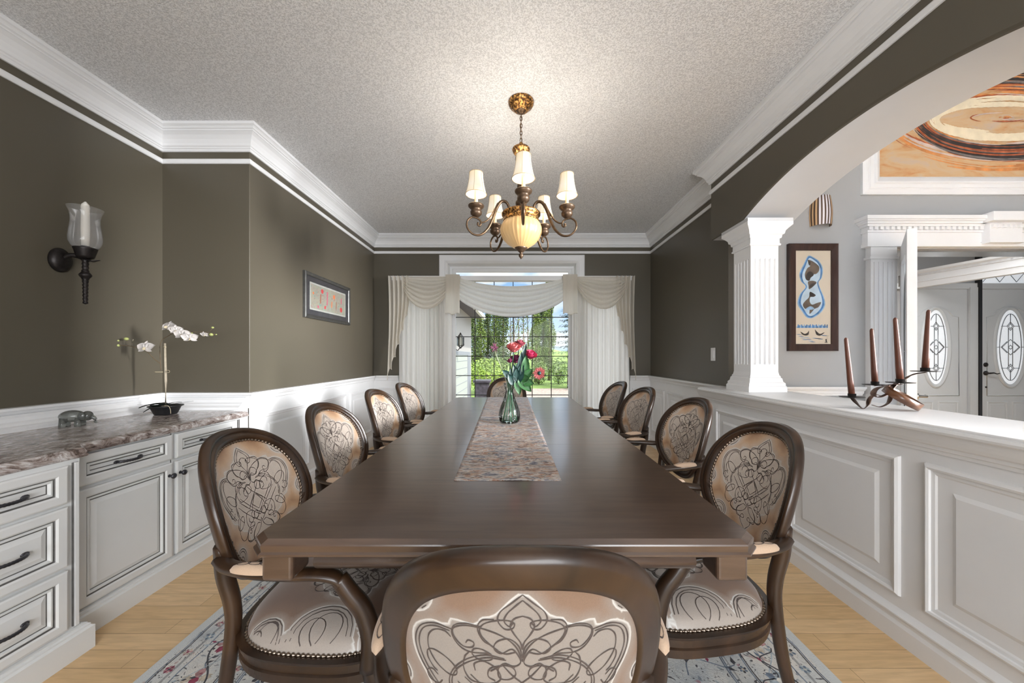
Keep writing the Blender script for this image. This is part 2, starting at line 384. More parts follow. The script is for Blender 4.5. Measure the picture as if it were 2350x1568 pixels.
# wainscot: boards, rail, base
RZ = .909
railp = [(0, .835), (.012, .835), (.014, .848), (.022, .852), (.026, .866), (.026, .872), (.036, .880), (.044, .892), (.050, .896), (.050, RZ), (0, RZ)]
basep = [(0, 0), (.022, 0), (.022, .095), (.017, .105), (.017, .118), (.010, .130), (.006, .140), (0, .140)]
wp = [(BX, YJ + .0), (BX, YB), (RX, YB), (RX, YG)]
mb = MB(); sweep(mb, [(0, 0), (.006, 0), (.006, .85), (0, .85)], [(LX + .65, YJ), (BX, YJ), (BX, YB), (SL[0] - .03, YB)], M['white'])
sweep(mb, [(0, 0), (.006, 0), (.006, .85), (0, .85)], [(SR[1] + .03, YB), (RX, YB), (RX, YG)], M['white'])
PANEL = [(0, .006), (.003, .016), (.012, .022), (.020, .019), (.022, .012), (.034, .011), (.040, .007), (.085, .007), (.100, .014)]
PW = [M['white']] * 9
for a, b in ((2.58, 3.19), (3.285, 3.885), (3.98, 4.56)): rpanel(mb, lambda s, z, o: (BX + o, s, z), a, b, .20, .75, PANEL, PW)
for a, b in ((3.07, 3.62), (3.72, 4.14), (4.22, 4.60)): rpanel(mb, lambda s, z, o: (RX - o, s, z), a, b, .20, .75, PANEL, PW)
for a, b in ((-1.80, -1.56), (1.52, 1.71)): rpanel(mb, lambda s, z, o: (s, YB - o, z), a, b, .20, .75, PANEL, PW)
struct(mb.build('trim_wainscot'))
mb = MB()
sweep(mb, railp, [(LX, YN), (LX, YJ), (BX, YJ), (BX, YB), (SL[0] - .03, YB)], M['white'])
sweep(mb, railp, [(SR[1] + .03, YB), (RX, YB), (RX, YG - .12)], M['white'])
struct(mb.build('trim_chair_rail'))
mb = MB()
sweep(mb, basep, [(BX, YJ + .002), (BX, YB), (SL[0] - .03, YB)], M['white']); struct(mb.build('baseboard_left'))
mb = MB(); sweep(mb, basep, [(SR[1] + .03, YB), (RX, YB), (RX, YG)], M['white']); struct(mb.build('baseboard_right'))
# half wall under the arch
HX0, HX1 = 1.56, 1.93
mb = MB(); mb.box((1.63, YN, RZ), (1.99, .86, 2.122), M['soffit']); struct(mb.build('wall_light_block'))  # unseen pier added so foyer light passes only through the arch
mb = MB(); mb.box((HX0, YN, 0), (HX1, YG, .875), M['white'])
for a, b in ((2.125, 2.775), (1.447, 2.035), (.77, 1.36), (.09, .68)): rpanel(mb, lambda s, z, o: (HX0 + .006 - o, s, z), a, b, .185, .756, PANEL, PW)
sweep(mb, [(-.001, .80), (.006, .80), (.008, .812), (.014, .816), (.016, .828), (.024, .834), (.030, .846), (.036, .862), (.040, .876), (-.001, .876)], [(1.60, YG), (HX0, YG), (HX0, YN)], M['white'])
struct(mb.build('wall_half'))
mb = MB()
sweep(mb, [(-.40, .876), (.044, .876), (.052, .882), (.054, .890), (.050, .898), (.044, .900), (.044, .905), (.038, RZ), (-.40, RZ)], [(HX0, YG), (HX0, YN)], M['white'])
struct(mb.build('trim_half_wall_cap'))
mb = MB(); sweep(mb, [(0, 0), (.016, 0), (.016, .07), (.010, .085), (.010, .10), (.018, .106), (.018, .112), (.006, .128), (0, .135)], [(1.60, YG), (HX0, YG), (HX0, YN)], M['white']); struct(mb.build('baseboard_half_wall'))

# fluted square pillar
def fluted(mb, cx, cy, hw, z0, z1, nf, mat, depth=.008):
    def ring(z, fl):
        out = []
        for side in range(4):
            a = side * PI / 2; ca, sa = math.cos(a), math.sin(a)
            pts = [(-hw, -hw)]
            span = 2 * hw * .80; st = -span / 2; wd = span / (nf * 2 - 1)
            for k in range(nf):
                x0 = st + 2 * k * wd; d = depth if fl else 0
                pts += [(x0, -hw), (x0 + wd * .25, -hw + d), (x0 + wd * .75, -hw + d), (x0 + wd, -hw)]
            out += [(cx + px * ca - py * sa, cy + px * sa + py * ca, z) for px, py in pts]
        return out
    dz = .05
    mb.loft([ring(z0, 0), ring(z0 + dz, 0)], mat, True, True, False)
    mb.loft([ring(z0 + dz, 0), ring(z0 + dz + .01, 1), ring(z1 - dz - .01, 1), ring(z1 - dz, 0)], mat, True, False, False)
    mb.loft([ring(z1 - dz, 0), ring(z1, 0)], mat, True, True, False)
def square_rings(mb, cx, cy, prof, mat):
    mb.loft([[(cx - r, cy - r, z), (cx + r, cy - r, z), (cx + r, cy + r, z), (cx - r, cy + r, z)] for r, z in prof], mat, True, True, False)
px_, py_ = 1.765, 2.635
p = empty('square_column', (px_, py_, RZ)); tag(p, 'white fluted square column standing on the half wall under the arch', 'column')
mb = MB(); fluted(mb, 0, 0, .098, .14, 1.00, 5, M['white']); mb.build('shaft', p)
mb = MB(); square_rings(mb, 0, 0, [(.135, 0), (.135, .035), (.128, .045), (.128, .060), (.118, .072), (.114, .095), (.108, .10), (.108, .108), (.102, .118), (.098, .14)], M['white']); mb.build('base', p)
mb = MB(); square_rings(mb, 0, 0, [(.098, 1.00), (.098, 1.035), (.108, 1.037), (.110, 1.046), (.104, 1.052), (.103, 1.085), (.112, 1.09), (.114, 1.108), (.124, 1.115), (.128, 1.135), (.140, 1.150), (.152, 1.162), (.158, 1.168), (.158, 1.19)], M['white'])
mb.box((-.158, -.158, 1.19), (.158, .158, 1.213), M['soffit']); mb.build('capital', p)

# ------------------------------------------------------------------ foyer beyond the arch
OX0, OX1, OZ = 3.11, 4.9, 2.05
wall('wall_foyer', [((2.0, YG, 0), (OX0, YG + .14, 5.2)), ((OX1, YG, 0), (7.6, YG + .14, 5.2)), ((OX0, YG, OZ), (OX1, YG + .14, 5.2))], M['grey'])
wall('wall_foyer_right', [((7.45, YN, 0), (7.6, YG, 5.2))], M['grey'])
wall('ceiling_foyer', [((1.9, YN - .1, 5.0), (7.7, YG + .2, 5.15))], M['grey'])
wall('wall_vestibule_left', [((2.95, YG + .14, 0), (3.05, 5.25, 2.8))], M['grey'])
wall('wall_vestibule_right', [((8.3, YG + .14, 0), (8.4, 5.25, 2.8))], M['grey'])
wall('ceiling_vestibule', [((2.95, YG + .14, 2.8), (8.4, 5.3, 2.9))], M['grey'])
mb = MB(); sweep(mb, railp, [(2.0, YG), (2.865, YG)], M['white']); struct(mb.build('trim_foyer_rail'))
# doorway surround: pilaster, entablature with dentils and key block
mb = MB()
cy = YG
def band(z0, z1, off, x0=2.87, x1=5.2): mb.box((x0 - off, cy - .05 - off, z0), (x1 + off, cy, z1), M['white'])
fl = []
mb.box((2.90, cy - .045, 0), (3.115, cy, 2.06), M['white'])
for k in range(5): mb.box((2.925 + k * .037, cy - .051, .95), (2.94 + k * .037, cy - .045, 1.93), M['white'])
mb.box((2.88, cy - .055, 0), (3.13, cy, .16), M['white']); mb.box((2.885, cy - .055, 1.955), (3.12, cy, 1.975), M['white'])
mb.box((4.9, cy - .045, 0), (5.12, cy, 2.06), M['white'])
band(2.055, 2.085, .008); band(2.085, 2.17, .0); band(2.17, 2.185, .012); band(2.215, 2.235, .020); band(2.185, 2.215, .006)
for k in range(54):
    x = 2.862 + k * .045
    if x < 5.22: mb.box((x, cy - .072, 2.188), (x + .028, cy - .05, 2.213), M['white'])
band(2.235, 2.25, .035); band(2.25, 2.262, .05); band(2.262, 2.29, .062)
mb.box((3.80, cy - .10, 2.075), (4.06, cy, 2.235), M['white']); mb.box((3.79, cy - .11, 2.072), (4.07, cy, 2.09), M['white']); mb.box((3.765, cy - .15, 2.235), (4.095, cy, 2.305), M['white'])
for k in range(6): mb.box((3.81 + k * .043, cy - .115, 2.190), (3.835 + k * .043, cy - .10, 2.215), M['white'])
mb.box((OX0 - .0, cy, 0), (OX0 + .03, cy + .14, OZ), M['white']); mb.box((OX0, cy, OZ - .025), (OX1, cy + .14, OZ), M['chrome'])
struct(mb.build('trim_doorway'))
# header moulding inside the vestibule
mb = MB()
d = (Vector((5.87, 4.13)) - Vector((5.69, 5.05))).normalized()
pth = [tuple(Vector((5.69, 5.05)) - d * .04), tuple(Vector((5.69, 5.05)) + d * 2.1)]
sweep(mb, [(0, 2.13), (.02, 2.13), (.02, 2.20), (.03, 2.205), (.03, 2.22), (.02, 2.225), (.02, 2.29), (.035, 2.295), (.035, 2.32), (.06, 2.34), (.06, 2.37), (-.08, 2.37), (-.08, 2.13)], pth, M['white'])
for k in range(34):
    q = Vector(pth[0]) + d * (.05 + k * .045); nn = Vector((d.y, -d.x))
    mb.box((-.012, 0, 2.298), (.012, .012, 2.318), M['white'], Matrix.Translation((q.x + nn.x * .035, q.y + nn.y * .035, 0)) @ Matrix.Rotation(math.atan2(d.y, d.x), 4, 'Z'))
struct(mb.build('trim_vestibule_header'))
DY = 5.1
mb = MB(); mb.box((2.95, DY + .05, 0), (8.4, DY + .2, 2.8), M['grey']); struct(mb.build('wall_vestibule_back'))
M['doorw'] = plain('door_white', (.60, .62, .63), .4, var=.015)
M['lead'] = plain('lead_came', (.22, .22, .22), .35, .8)
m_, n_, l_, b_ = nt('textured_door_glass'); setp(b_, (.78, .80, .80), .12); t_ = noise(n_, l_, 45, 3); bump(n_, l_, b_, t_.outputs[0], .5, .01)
b_.inputs['Emission Color'].default_value = (.86, .92, 1, 1); b_.inputs['Emission Strength'].default_value = .35  # faint emission put into the glass in place of daylight behind it
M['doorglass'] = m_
def oval_door(cx, hwg, label, handle):
    d = empty('front_door', (cx, DY, 0)); tag(d, label, 'door')
    mb = MB(); mb.box((-.45, 0, .01), (.45, .045, 2.12), M['doorw'])
    fr = lambda s, z, o: (s, -o, z)
    pr = [(0, .0), (.008, .008), (.02, .008), (.028, .002), (.05, .006)]
    for s0, s1 in ((-.33, -.03), (.03, .33)): rpanel(mb, fr, s0, s1, .18, .52, pr, [M['doorw']] * 5)
    # raised line with a stepped arch above the oval
    pts = [(-.33, 0, .60), (-.33, 0, 1.72), (-.24, 0, 1.74), (-.18, 0, 1.81), (-.08, 0, 1.86), (.08, 0, 1.86), (.18, 0, 1.81), (.24, 0, 1.74), (.33, 0, 1.72), (.33, 0, .60), (-.33, 0, .60)]
    mb.tube(pts, .008, M['doorw'], 6)
    mb.build('slab', d)
    cz = 1.29; hz = .53
    def ov(f, y, a=0): return [((hwg * f + a) * math.cos(2 * PI * k / 40), y, cz + (hz * f + a) * math.sin(2 * PI * k / 40)) for k in range(40)]
    mb = MB(); mb.loft([ov(1, -.001, .055), ov(1, -.018, .045), ov(1, -.020, .030), ov(1, -.012, .02), ov(1, -.004, .0)], M['doorw'], True, False, True); mb.build('oval_frame', d)
    mb = MB(); mb.poly(ov(1, -.003), M['doorglass']); g = mb.build('oval_glass', d)
    mb = MB()
    def line(pts, r=.004): mb.tube([(x * hwg / .19, -.007, cz + z) for x, z in pts], r, M['lead'], 5)
    line([(.155 * math.cos(2 * PI * k / 36), .475 * math.sin(2 * PI * k / 36)) for k in range(37)], .0045)
    for s in (-1, 1):
        line([(s * .03, -.27), (s * .03, .27)]); line([(s * .0, s * .33), (s * .0, s * .47)]); line([(s * .155, .0), (s * .19, 0)])
        for z in (-.30, .30):
            line([(0, z + .06), (s * .05, z), (0, z - .06)]); line([(0, z + .035), (s * .03, z), (0, z - .035)]); line([(s * .05, z), (s * .13, z)])
        line([(0, .11), (s * .12, 0), (0, -.11)]); line([(0, .03), (s * .03, 0), (0, -.03)]); line([(s * .05, .08), (s * .135, 0), (s * .05, -.08)])
    mb.build('leading', g)
    if handle:
        mb = MB()
        mb.lathe([(.03, 0), (.03, .012), (.01, .02)], M['iron'], 16, (-.35, 0, 1.04), Matrix.Rotation(PI2, 4, 'X')); mb.build('deadbolt', d)
        mb = MB(); mb.lathe([(.032, 0), (.032, .012), (.012, .02), (.012, .05)], M['iron'], 16, (-.35, 0, .92), Matrix.Rotation(PI2, 4, 'X'))
        mb.tube([(-.35, -.05, .92), (-.30, -.055, .925), (-.25, -.05, .91), (-.21, -.05, .92)], [.012, .010, .008, .006], M['iron'], 8); mb.build('handle', d)
        mb = MB(); mb.sphere((-.345, -.004, .72), .012, M['iron']); mb.build('peephole', d)
oval_door(5.99, .165, 'left white entry door with narrow oval leaded glass and no visible lever', False)
oval_door(7.05, .19, 'right white entry door with oval leaded glass and dark lever handle', True)
mb = MB(); mb.box((6.45, DY - .03, 0), (6.56, DY + .05, 2.14), M['doorw']); mb.box((5.1, DY - .02, 2.12), (7.6, DY + .05, 2.2), M['doorw'])
mb.box((6.562, DY - .045, 0), (6.60, DY + .01, 2.60), M['black']); mb.box((6.60, DY - .03, 0), (6.605, DY + .05, 2.14), M['doorw'])
struct(mb.build('trim_entry_frame'))
mb = MB(); mb.box((6.62, DY - .0, 2.2), (7.6, DY + .045, 2.5), M['doorglass']);
for k in range(4):
    x = 6.66 + k * .24; mb.tube([(x, DY - .004, 2.22), (x + .12, DY - .004, 2.36), (x + .24, DY - .004, 2.22)], .004, M['lead'], 5); mb.tube([(x, DY - .004, 2.48), (x + .12, DY - .004, 2.36), (x + .24, DY - .004, 2.48)], .004, M['lead'], 5)
struct(mb.build('window_transom'))
# open glazed door leaf
hx, hy, nx_, ny_ = 3.17, 2.95, 2.70, 2.47
ang = math.atan2(ny_ - hy, nx_ - hx); Lf = math.hypot(nx_ - hx, ny_ - hy)
d = empty('french_door', (hx, hy, 0), ang); tag(d, 'open white glazed door leaf with leaded arch glass, swung out from the doorway', 'door')
mb = MB(); T = .05
mb.box((0, 0, .02), (.10, T, 2.04), M['white']); mb.box((Lf - .11, 0, .02), (Lf, T, 2.04), M['white']); mb.box((.10, 0, 1.90), (Lf - .11, T, 2.04), M['white']); mb.box((.10, 0, .02), (Lf - .11, T, .28), M['white']); mb.build('door_frame', d, bevel=.004)
mb = MB(); mb.box((.10, .022, .28), (Lf - .11, .028, 1.90), M['doorglass']); g = mb.build('glass', d)
mb = MB(); a0, a1 = .14, Lf - .15; mc = (a0 + a1) / 2
for s in (.018, .032):
    pts = [(a0, s, .33)] + [(mc - (a1 - a0) / 2 * math.cos(PI * k / 16), s, 1.45 + .35 * math.sin(PI * k / 16)) for k in range(17)] + [(a1, s, .33), (a0, s, .33)]
    mb.tube(pts, .005, M['lead'], 5); mb.tube([(mc, s, .33), (mc, s, 1.8)], .005, M['lead'], 5); mb.tube([(a0, s, 1.2), (a1, s, 1.2)], .005, M['lead'], 5); mb.tube([(a0, s, .75), (a1, s, .75)], .005, M['lead'], 5)
mb.build('leading', g)
mb = MB()
for s in (-1, 1):
    xf = Matrix.Translation((Lf - .055, T / 2, .885))
    mb.lathe([(.022, .025), (.022, .034), (.009, .036), (.009, .075), (.0, .076)], M['chrome'], 14, (0, 0, 0), xf @ Matrix.Rotation(-PI2 * s, 4, 'X'))
    mb.tube([(Lf - .055, T / 2 + s * .07, .885), (Lf - .13, T / 2 + s * .072, .885)], .009, M['chrome'], 8)
mb.build('lever_handle', d)
for z in (.3, 1.78):
    mb = MB(); mb.lathe([(.008, -.045), (.008, .045)], M['chrome'], 10, (-.006, .0, z)); mb.box((.0, -.003, z - .04), (.035, .0, z + .04), M['chrome']); mb.build('hinge', d)

# ------------------------------------------------------------------ window in the back wall
win = empty('window_1', (0, YB, 0)); struct(win)
cas = [(-.17, 0), (-.17, 0)]
mb = MB()
X0, X1, Z0, Z1 = -.81, .725, .42, 2.278
fr = lambda s, z, o: (s, -o, z)
def ringframe(mb, x0, x1, z0, z1, prof, mat):
    rpanel_open(mb, x0, x1, z0, z1, prof, mat)
def rpanel_open(mb, x0, x1, z0, z1, prof, mat):
    vs = []
    rings = [[(x0 + i, -o, z0 + i), (x1 - i, -o, z0 + i), (x1 - i, -o, z1 - i), (x0 + i, -o, z1 - i)] for i, o in prof]
    mb.loft(rings, mat, True, False, False)
rpanel_open(mb, -1.0, .896, .20, 2.483, [(0, 0), (.0, .022), (.012, .026), (.07, .020), (.075, .030), (.085, .030), (.10, .016), (.108, .010), (.115, -.12), (.14, -.125), (.15, -.135), (.185, -.135), (.19, -.16)], M['white'])
mb.box((X0, .115, 2.165), (X1, .16, 2.20), M['white'])
mb.build('window_frame', win)
M['muntin'] = plain('dark_muntin', (.03, .03, .03), .6)
mb = MB(); mb.box((X0, .148, Z0), (X1, .152, Z1), M['pane']); mb.build('glass', win)
mb = MB()
for k in range(1, 6): mb.box((X0 + .2575 * k - .005, .140, Z0), (X0 + .2575 * k + .005, .160, 2.165), M['muntin'])
for k in range(6):
    z = 1.687 - .2625 * k
    if z > Z0: mb.box((X0, .141, z - .005), (X1, .159, z + .005), M['muntin'])
mb.box((X0, .141, 1.945), (X1, .159, 1.955), M['muntin'])
mb.build('window_grille', win)
for i_, (xa, xb) in enumerate((SL, SR)):
    w2_ = empty('window_%d' % (i_ + 2), ((xa + xb) / 2, YB, 0)); struct(w2_); hw2 = (xb - xa) / 2
    mb = MB(); rpanel_open(mb, -hw2 - .02, hw2 + .02, SZ0 - .02, SZ1 + .02, [(0, .001), (.0, .018), (.02, .018), (.02, -.12), (.05, -.13), (.055, -.16)], M['white']); mb.build('window_frame', w2_)
    mb = MB(); mb.box((-hw2 + .03, .148, SZ0 + .03), (hw2 - .03, .152, SZ1 - .03), M['pane']); mb.build('glass', w2_)
# ================================================================== BUILT-IN CABINETS
W_, G_ = M['cabwhite'], M['glaze']
def cabpanel(mb, fx, y0, y1, z0, z1, raised=True):
    f = lambda s, z, o: (fx + o, s, z)
    pr = [(0, .0), (.0, .016), (.006, .019), (.030, .019), (.036, .014), (.038, .010), (.0405, .010), (.043, .013), (.048, .013), (.052, .004), (.056, .004)]
    ms = [W_, W_, W_, W_, G_, G_, W_, W_, W_, G_, W_]
    if raised: pr += [(.074, .012), (.078, .012)]; ms = ms[:-1] + [W_, W_, W_]
    rpanel(mb, f, y0, y1, z0, z1, pr, ms)
def handle(parent, fx, yc, zc, L=.10):
    mb = MB(); n = 22; pts = []; rad = []
    for k in range(n + 1):
        t = k / n; pts.append((fx + .008 + .026 * math.sin(PI * t) ** .6, yc - L / 2 + L * t, zc)); rad.append(.0055 + .0012 * (k % 2))
    mb.tube(pts, rad, M['pewter'], 8)
    for s in (-1, 1): mb.sphere((fx + .004, yc + s * L / 2, zc), .008, M['pewter'], 8, 5, (.6, 1.6, 1))
    return mb.build('handle', parent)
def knob(parent, fx, y, z):
    mb = MB(); mb.lathe([(.009, 0), (.006, .006), (.005, .014), (.013, .020), (.014, .026), (.009, .031), (0, .032)], M['pewter'], 14, (fx, y, z), Matrix.Rotation(PI2, 4, 'Y')); return mb.build('knob', parent)
FN, FF = -1.71, -1.80      # faces of the near and the far cabinet
# near three-drawer unit
cb = empty('drawer_cabinet', (0, 0, 0)); tag(cb, 'white three-drawer base cabinet nearest the camera, standing forward of its neighbour', 'cabinet')
mb = MB(); mb.box((LX + .002, .30, .1), (FN, 1.40, .762), W_)
mb.box((FN, 1.375, .12), (FN + .006, 1.392, .75), G_); mb.box((FN, 1.378, .12), (FN + .012, 1.389, .75), W_)
mb.build('body', cb)
def plinth(x, y0, y1):
    mb = MB(); pr = [(0, .0), (.026, 0), (.026, .088), (.018, .094), (.018, .100), (.012, .104), (.012, .108), (.002, .112), (0, .112)]
    return pr
mb = MB(); sweep(mb, [(o, z) for o, z in plinth(0, 0, 0)], [(FN, .3), (FN, 1.405), (FF - .02, 1.405)], W_)
mb.box((LX + .002, .3, 0), (FN, 1.40, .1), W_); mb.build('plinth', cb)
for (z0, z1) in ((.605, .745), (.365, .590), (.125, .350)):
    d = None; mb = MB(); cabpanel(mb, FN, 1.008, 1.352, z0, z1, z1 - z0 > .15); d = mb.build('drawer', cb); handle(d, FN + .016, 1.18, (z0 + z1) / 2)
    mb = MB(); cabpanel(mb, FN, .64, .985, z0, z1, z1 - z0 > .15); d = mb.build('drawer', cb)
# far two-door unit
cb = empty('door_cabinet', (0, 0, 0)); tag(cb, 'white two-door base cabinet with a drawer over each door, below the orchid', 'cabinet')
mb = MB(); mb.box((LX + .002, 1.434, .1), (FF, 2.33, .762), W_)
for y in (1.866,): mb.box((FF, y - .006, .115), (FF + .004, y + .006, .76), G_); mb.box((FF, y - .004, .115), (FF + .008, y + .004, .76), W_)
for y in (1.439, 1.446): mb.box((FF, y - .002, .115), (FF + .006, y + .004, .76), W_)
for k in range(3): mb.box((FF - .006, 2.295 + k * .012, .13), (FF + .004, 2.300 + k * .012, .75), G_)
mb.build('body', cb)
mb = MB(); sweep(mb, plinth(0, 0, 0), [(FF, 1.434), (FF, 2.33), (FF - .05, 2.33)], W_); mb.box((LX + .002, 1.434, 0), (FF, 2.33, .1), W_); mb.build('plinth', cb)
for (y0, y1) in ((1.450, 1.855), (1.878, 2.285)):
    mb = MB(); cabpanel(mb, FF, y0, y1, .625, .752, False); d = mb.build('drawer', cb); handle(d, FF + .016, (y0 + y1) / 2 - .01, .688)
    mb = MB(); cabpanel(mb, FF, y0, y1, .122, .608, True); d = mb.build('door', cb)
    knob(d, FF + .018, y1 - .018 if y0 < 1.5 else y0 + .018, .545)
# granite worktop
edge = [(0, .770), (.030, .762), (.036, .766), (.038, .772), (.034, .776), (.034, .782), (.030, .792), (.020, .799), (0, .80)]
mb = MB()
def top(x, y0, y1, pth):
    mb.box((LX + .001, y0, .764), (x, y1, .80), M['granite'])
path2 = [(-1.95, 2.335), (FF - .008, 2.335), (FF - .008, 1.455), (FN - .030, 1.405), (FN - .030, .3)]
ptsb = [(LX + .001, 2.335), (FF - .008, 2.335), (FF - .008, 1.455), (FN - .030, 1.405), (FN - .030, .3), (LX + .001, .3)]
mb.poly([(x, y, .80) for x, y in ptsb], M['granite']); mb.poly([(x, y, .764) for x, y in ptsb], M['granite'])
sweep(mb, edge, path2[::-1], M['granite'])
o = mb.build('granite_worktop'); tag(o, 'brown and white granite worktop with carved edge on the built-in cabinets', 'worktop')
# stepped moulding between worktop and wall
mb = MB(); sweep(mb, [(0, .80), (.10, .80), (.10, .815), (.092, .822), (.080, .826), (.074, .838), (.060, .845), (.056, .862), (.040, .874), (0, .876)], [(LX, .3), (LX, YJ), (BX, YJ)], M['white']); struct(mb.build('trim_worktop_upstand'))
mb = MB(); mb.box((LX + .65, YJ - .006, 0), (BX, YJ, .85), M['white']); mb.box((LX, 2.337, 0), (-1.87, YJ - .001, .80), M['white']); struct(mb.build('trim_cabinet_end'))

# ================================================================== RUG, TABLE
def rug_mat():
    m, n, l, b = nt('faded_oriental_rug'); setp(b, None, .95)
    tc = n.new('ShaderNodeTexCoord')
    def v(scale, dist, cells):
        ns = n.new('ShaderNodeTexNoise'); ns.inputs['Scale'].default_value = 6; ns.inputs['Detail'].default_value = 3; l.new(tc.outputs['Object'], ns.inputs[0])
        a = n.new('ShaderNodeVectorMath'); a.operation = 'SCALE'; a.inputs['Scale'].default_value = dist; l.new(ns.outputs['Color'], a.inputs[0])
        c = n.new('ShaderNodeVectorMath'); c.operation = 'ADD'; l.new(tc.outputs['Object'], c.inputs[0]); l.new(a.outputs[0], c.inputs[1])
        vo = n.new('ShaderNodeTexVoronoi'); vo.inputs['Scale'].default_value = scale; l.new(c.outputs[0], vo.inputs[0])
        if cells: vo.feature = cells
        return vo
    base = noise(n, l, 5, 6, rough=.7); br = ramp(n, l, base.outputs[0], [(.3, (.42, .45, .48)), (.45, (.60, .61, .60)), (.6, (.70, .67, .62)), (.75, (.50, .49, .48))])
    def over(prev, fac, col):
        mx = n.new('ShaderNodeMix'); mx.data_type = 'RGBA'; l.new(fac, mx.inputs[0]); l.new(prev, mx.inputs[6]); mx.inputs[7].default_value = (*col, 1); return mx.outputs[2]
    cur = br.outputs[0]
    e1 = v(8.5, .6, 'DISTANCE_TO_EDGE'); f1 = ramp(n, l, e1.outputs['Distance'], [(.006, (.35, .35, .35)), (.02, (0, 0, 0))]); cur = over(cur, f1.outputs[0], (.16, .16, .17))
    d1 = v(21, .25, None); s1 = ramp(n, l, d1.outputs['Distance'], [(.16, (.6, .6, .6)), (.24, (0, 0, 0))])
    sc = ramp(n, l, d1.outputs['Color'], [(.0, (.10, .13, .18)), (.25, (.34, .07, .12)), (.45, (.62, .58, .52)), (.6, (.20, .26, .32)), (.75, (.40, .22, .20)), (.9, (.60, .60, .58))], 'CONSTANT')
    mx = n.new('ShaderNodeMix'); mx.data_type = 'RGBA'; l.new(s1.outputs[0], mx.inputs[0]); l.new(cur, mx.inputs[6]); l.new(sc.outputs[0], mx.inputs[7]); cur = mx.outputs[2]
    d2 = v(44, .4, None); s2 = ramp(n, l, d2.outputs['Distance'], [(.17, (1, 1, 1)), (.25, (0, 0, 0))]); cur = over(cur, s2.outputs[0], (.09, .09, .10))
    # border bands measured from the long edges
    sp = n.new('ShaderNodeSeparateXYZ'); l.new(tc.outputs['Object'], sp.inputs[0]); ab = n.new('ShaderNodeMath'); ab.operation = 'ABSOLUTE'; l.new(sp.outputs[0], ab.inputs[0])
    bd = ramp(n, l, ab.outputs[0], [(0, (0, 0, 0)), (.855, (1, 1, 1)), (.862, (0, 0, 0)), (1.03, (1, 1, 1)), (1.036, (0, 0, 0)), (1.15, (1, 1, 1)), (1.156, (0, 0, 0))], 'CONSTANT')
    mm = n.new('ShaderNodeMath'); mm.operation = 'MULTIPLY'; mm.inputs[1].default_value = .7
    # colour ramp input runs 0..1, so scale the distance
    sc2 = n.new('ShaderNodeMath'); sc2.operation = 'DIVIDE'; sc2.inputs[1].default_value = 1.27; l.new(ab.outputs[0], sc2.inputs[0])
    e = bd.color_ramp.elements
    for i, p in enumerate((0, .70, .706, .81, .816, .905, .911)): e[i].position = p
    l.new(sc2.outputs[0], bd.inputs[0]); l.new(bd.outputs[0], mm.inputs[0]); cur = over(cur, mm.outputs[0], (.22, .22, .23))
    eg = ramp(n, l, sc2.outputs[0], [(.955, (0, 0, 0)), (.96, (1, 1, 1))]); cur = over(cur, eg.outputs[0], (.60, .62, .62))
    l.new(cur, b.inputs['Base Color']); t = noise(n, l, 260, 2); bump(n, l, b, t.outputs[0], .5, .004); return m
M['rug'] = rug_mat()
mb = MB(); mb.box((-1.25, -1.75, 0), (1.25, 1.75, .009), M['rug'])
RC = {k: plain('rug_yarn_' + k, c, .95, var=.35, vs=60) for k, c in {'charcoal': (.07, .07, .08), 'slate': (.16, .20, .26), 'wine': (.26, .05, .09), 'rose': (.42, .24, .24), 'sand': (.52, .45, .36), 'ivory': (.66, .65, .60), 'mist': (.38, .44, .48)}.items()}
rr_ = random.Random(11); zc_ = [0]
def flat(pts, key):
    zc_[0] = (zc_[0] + 1) % 40; mb.poly([(x, y, .0092 + zc_[0] * .00001) for x, y in pts], RC[key])
def yarn(pts, wv, key):
    zc_[0] = (zc_[0] + 1) % 40; P = spl(pts, 5); vs = []
    for i, (x, y) in enumerate(P):
        x0, y0 = P[max(0, i - 1)]; x1, y1 = P[min(len(P) - 1, i + 1)]; L = math.hypot(x1 - x0, y1 - y0) or 1
        vs += [(x - (y1 - y0) / L * wv, y + (x1 - x0) / L * wv, .0091 + zc_[0] * .00001), (x + (y1 - y0) / L * wv, y - (x1 - x0) / L * wv, .0091 + zc_[0] * .00001)]
    mb.add(vs, [(2 * i, 2 * i + 1, 2 * i + 3, 2 * i + 2) for i in range(len(P) - 1)], RC[key])
def rosette(x, y, r, a, k1, k2, k3):
    n = rr_.choice((5, 6, 8))
    for j in range(n):
        t = a + 2 * PI * j / n; c_, s_ = math.cos(t), math.sin(t)
        flat([(x + c_ * r * u - s_ * r * v, y + s_ * r * u + c_ * r * v) for u, v in ((.25, -.08), (.6, -.30), (.98, -.12), (.90, 0), (1.0, .12), (.6, .30), (.25, .08))], k1 if j % 2 else k2)
    flat([(x + r * .3 * math.cos(k), y + r * .3 * math.sin(k)) for k in range(6)], k3)
def sprig(x, y, L, a):
    P = [(x + L * t * math.cos(a) + L * .25 * math.sin(t * 5) * -math.sin(a), y + L * t * math.sin(a) + L * .25 * math.sin(t * 5) * math.cos(a)) for t in (0, .2, .4, .6, .8, 1)]
    yarn(P, .0022, rr_.choice(('charcoal', 'slate', 'slate')))
    for q in P[1:]:
        b_ = a + rr_.choice((-1, 1)) * rr_.uniform(.6, 1.4); l_ = L * rr_.uniform(.14, .26); k = rr_.choice(('charcoal', 'slate', 'mist', 'wine', 'charcoal'))
        flat([(q[0] + l_ * (u * math.cos(b_) - v * math.sin(b_)), q[1] + l_ * (u * math.sin(b_) + v * math.cos(b_))) for u, v in ((0, 0), (.4, -.22), (1, 0), (.4, .22))], k)
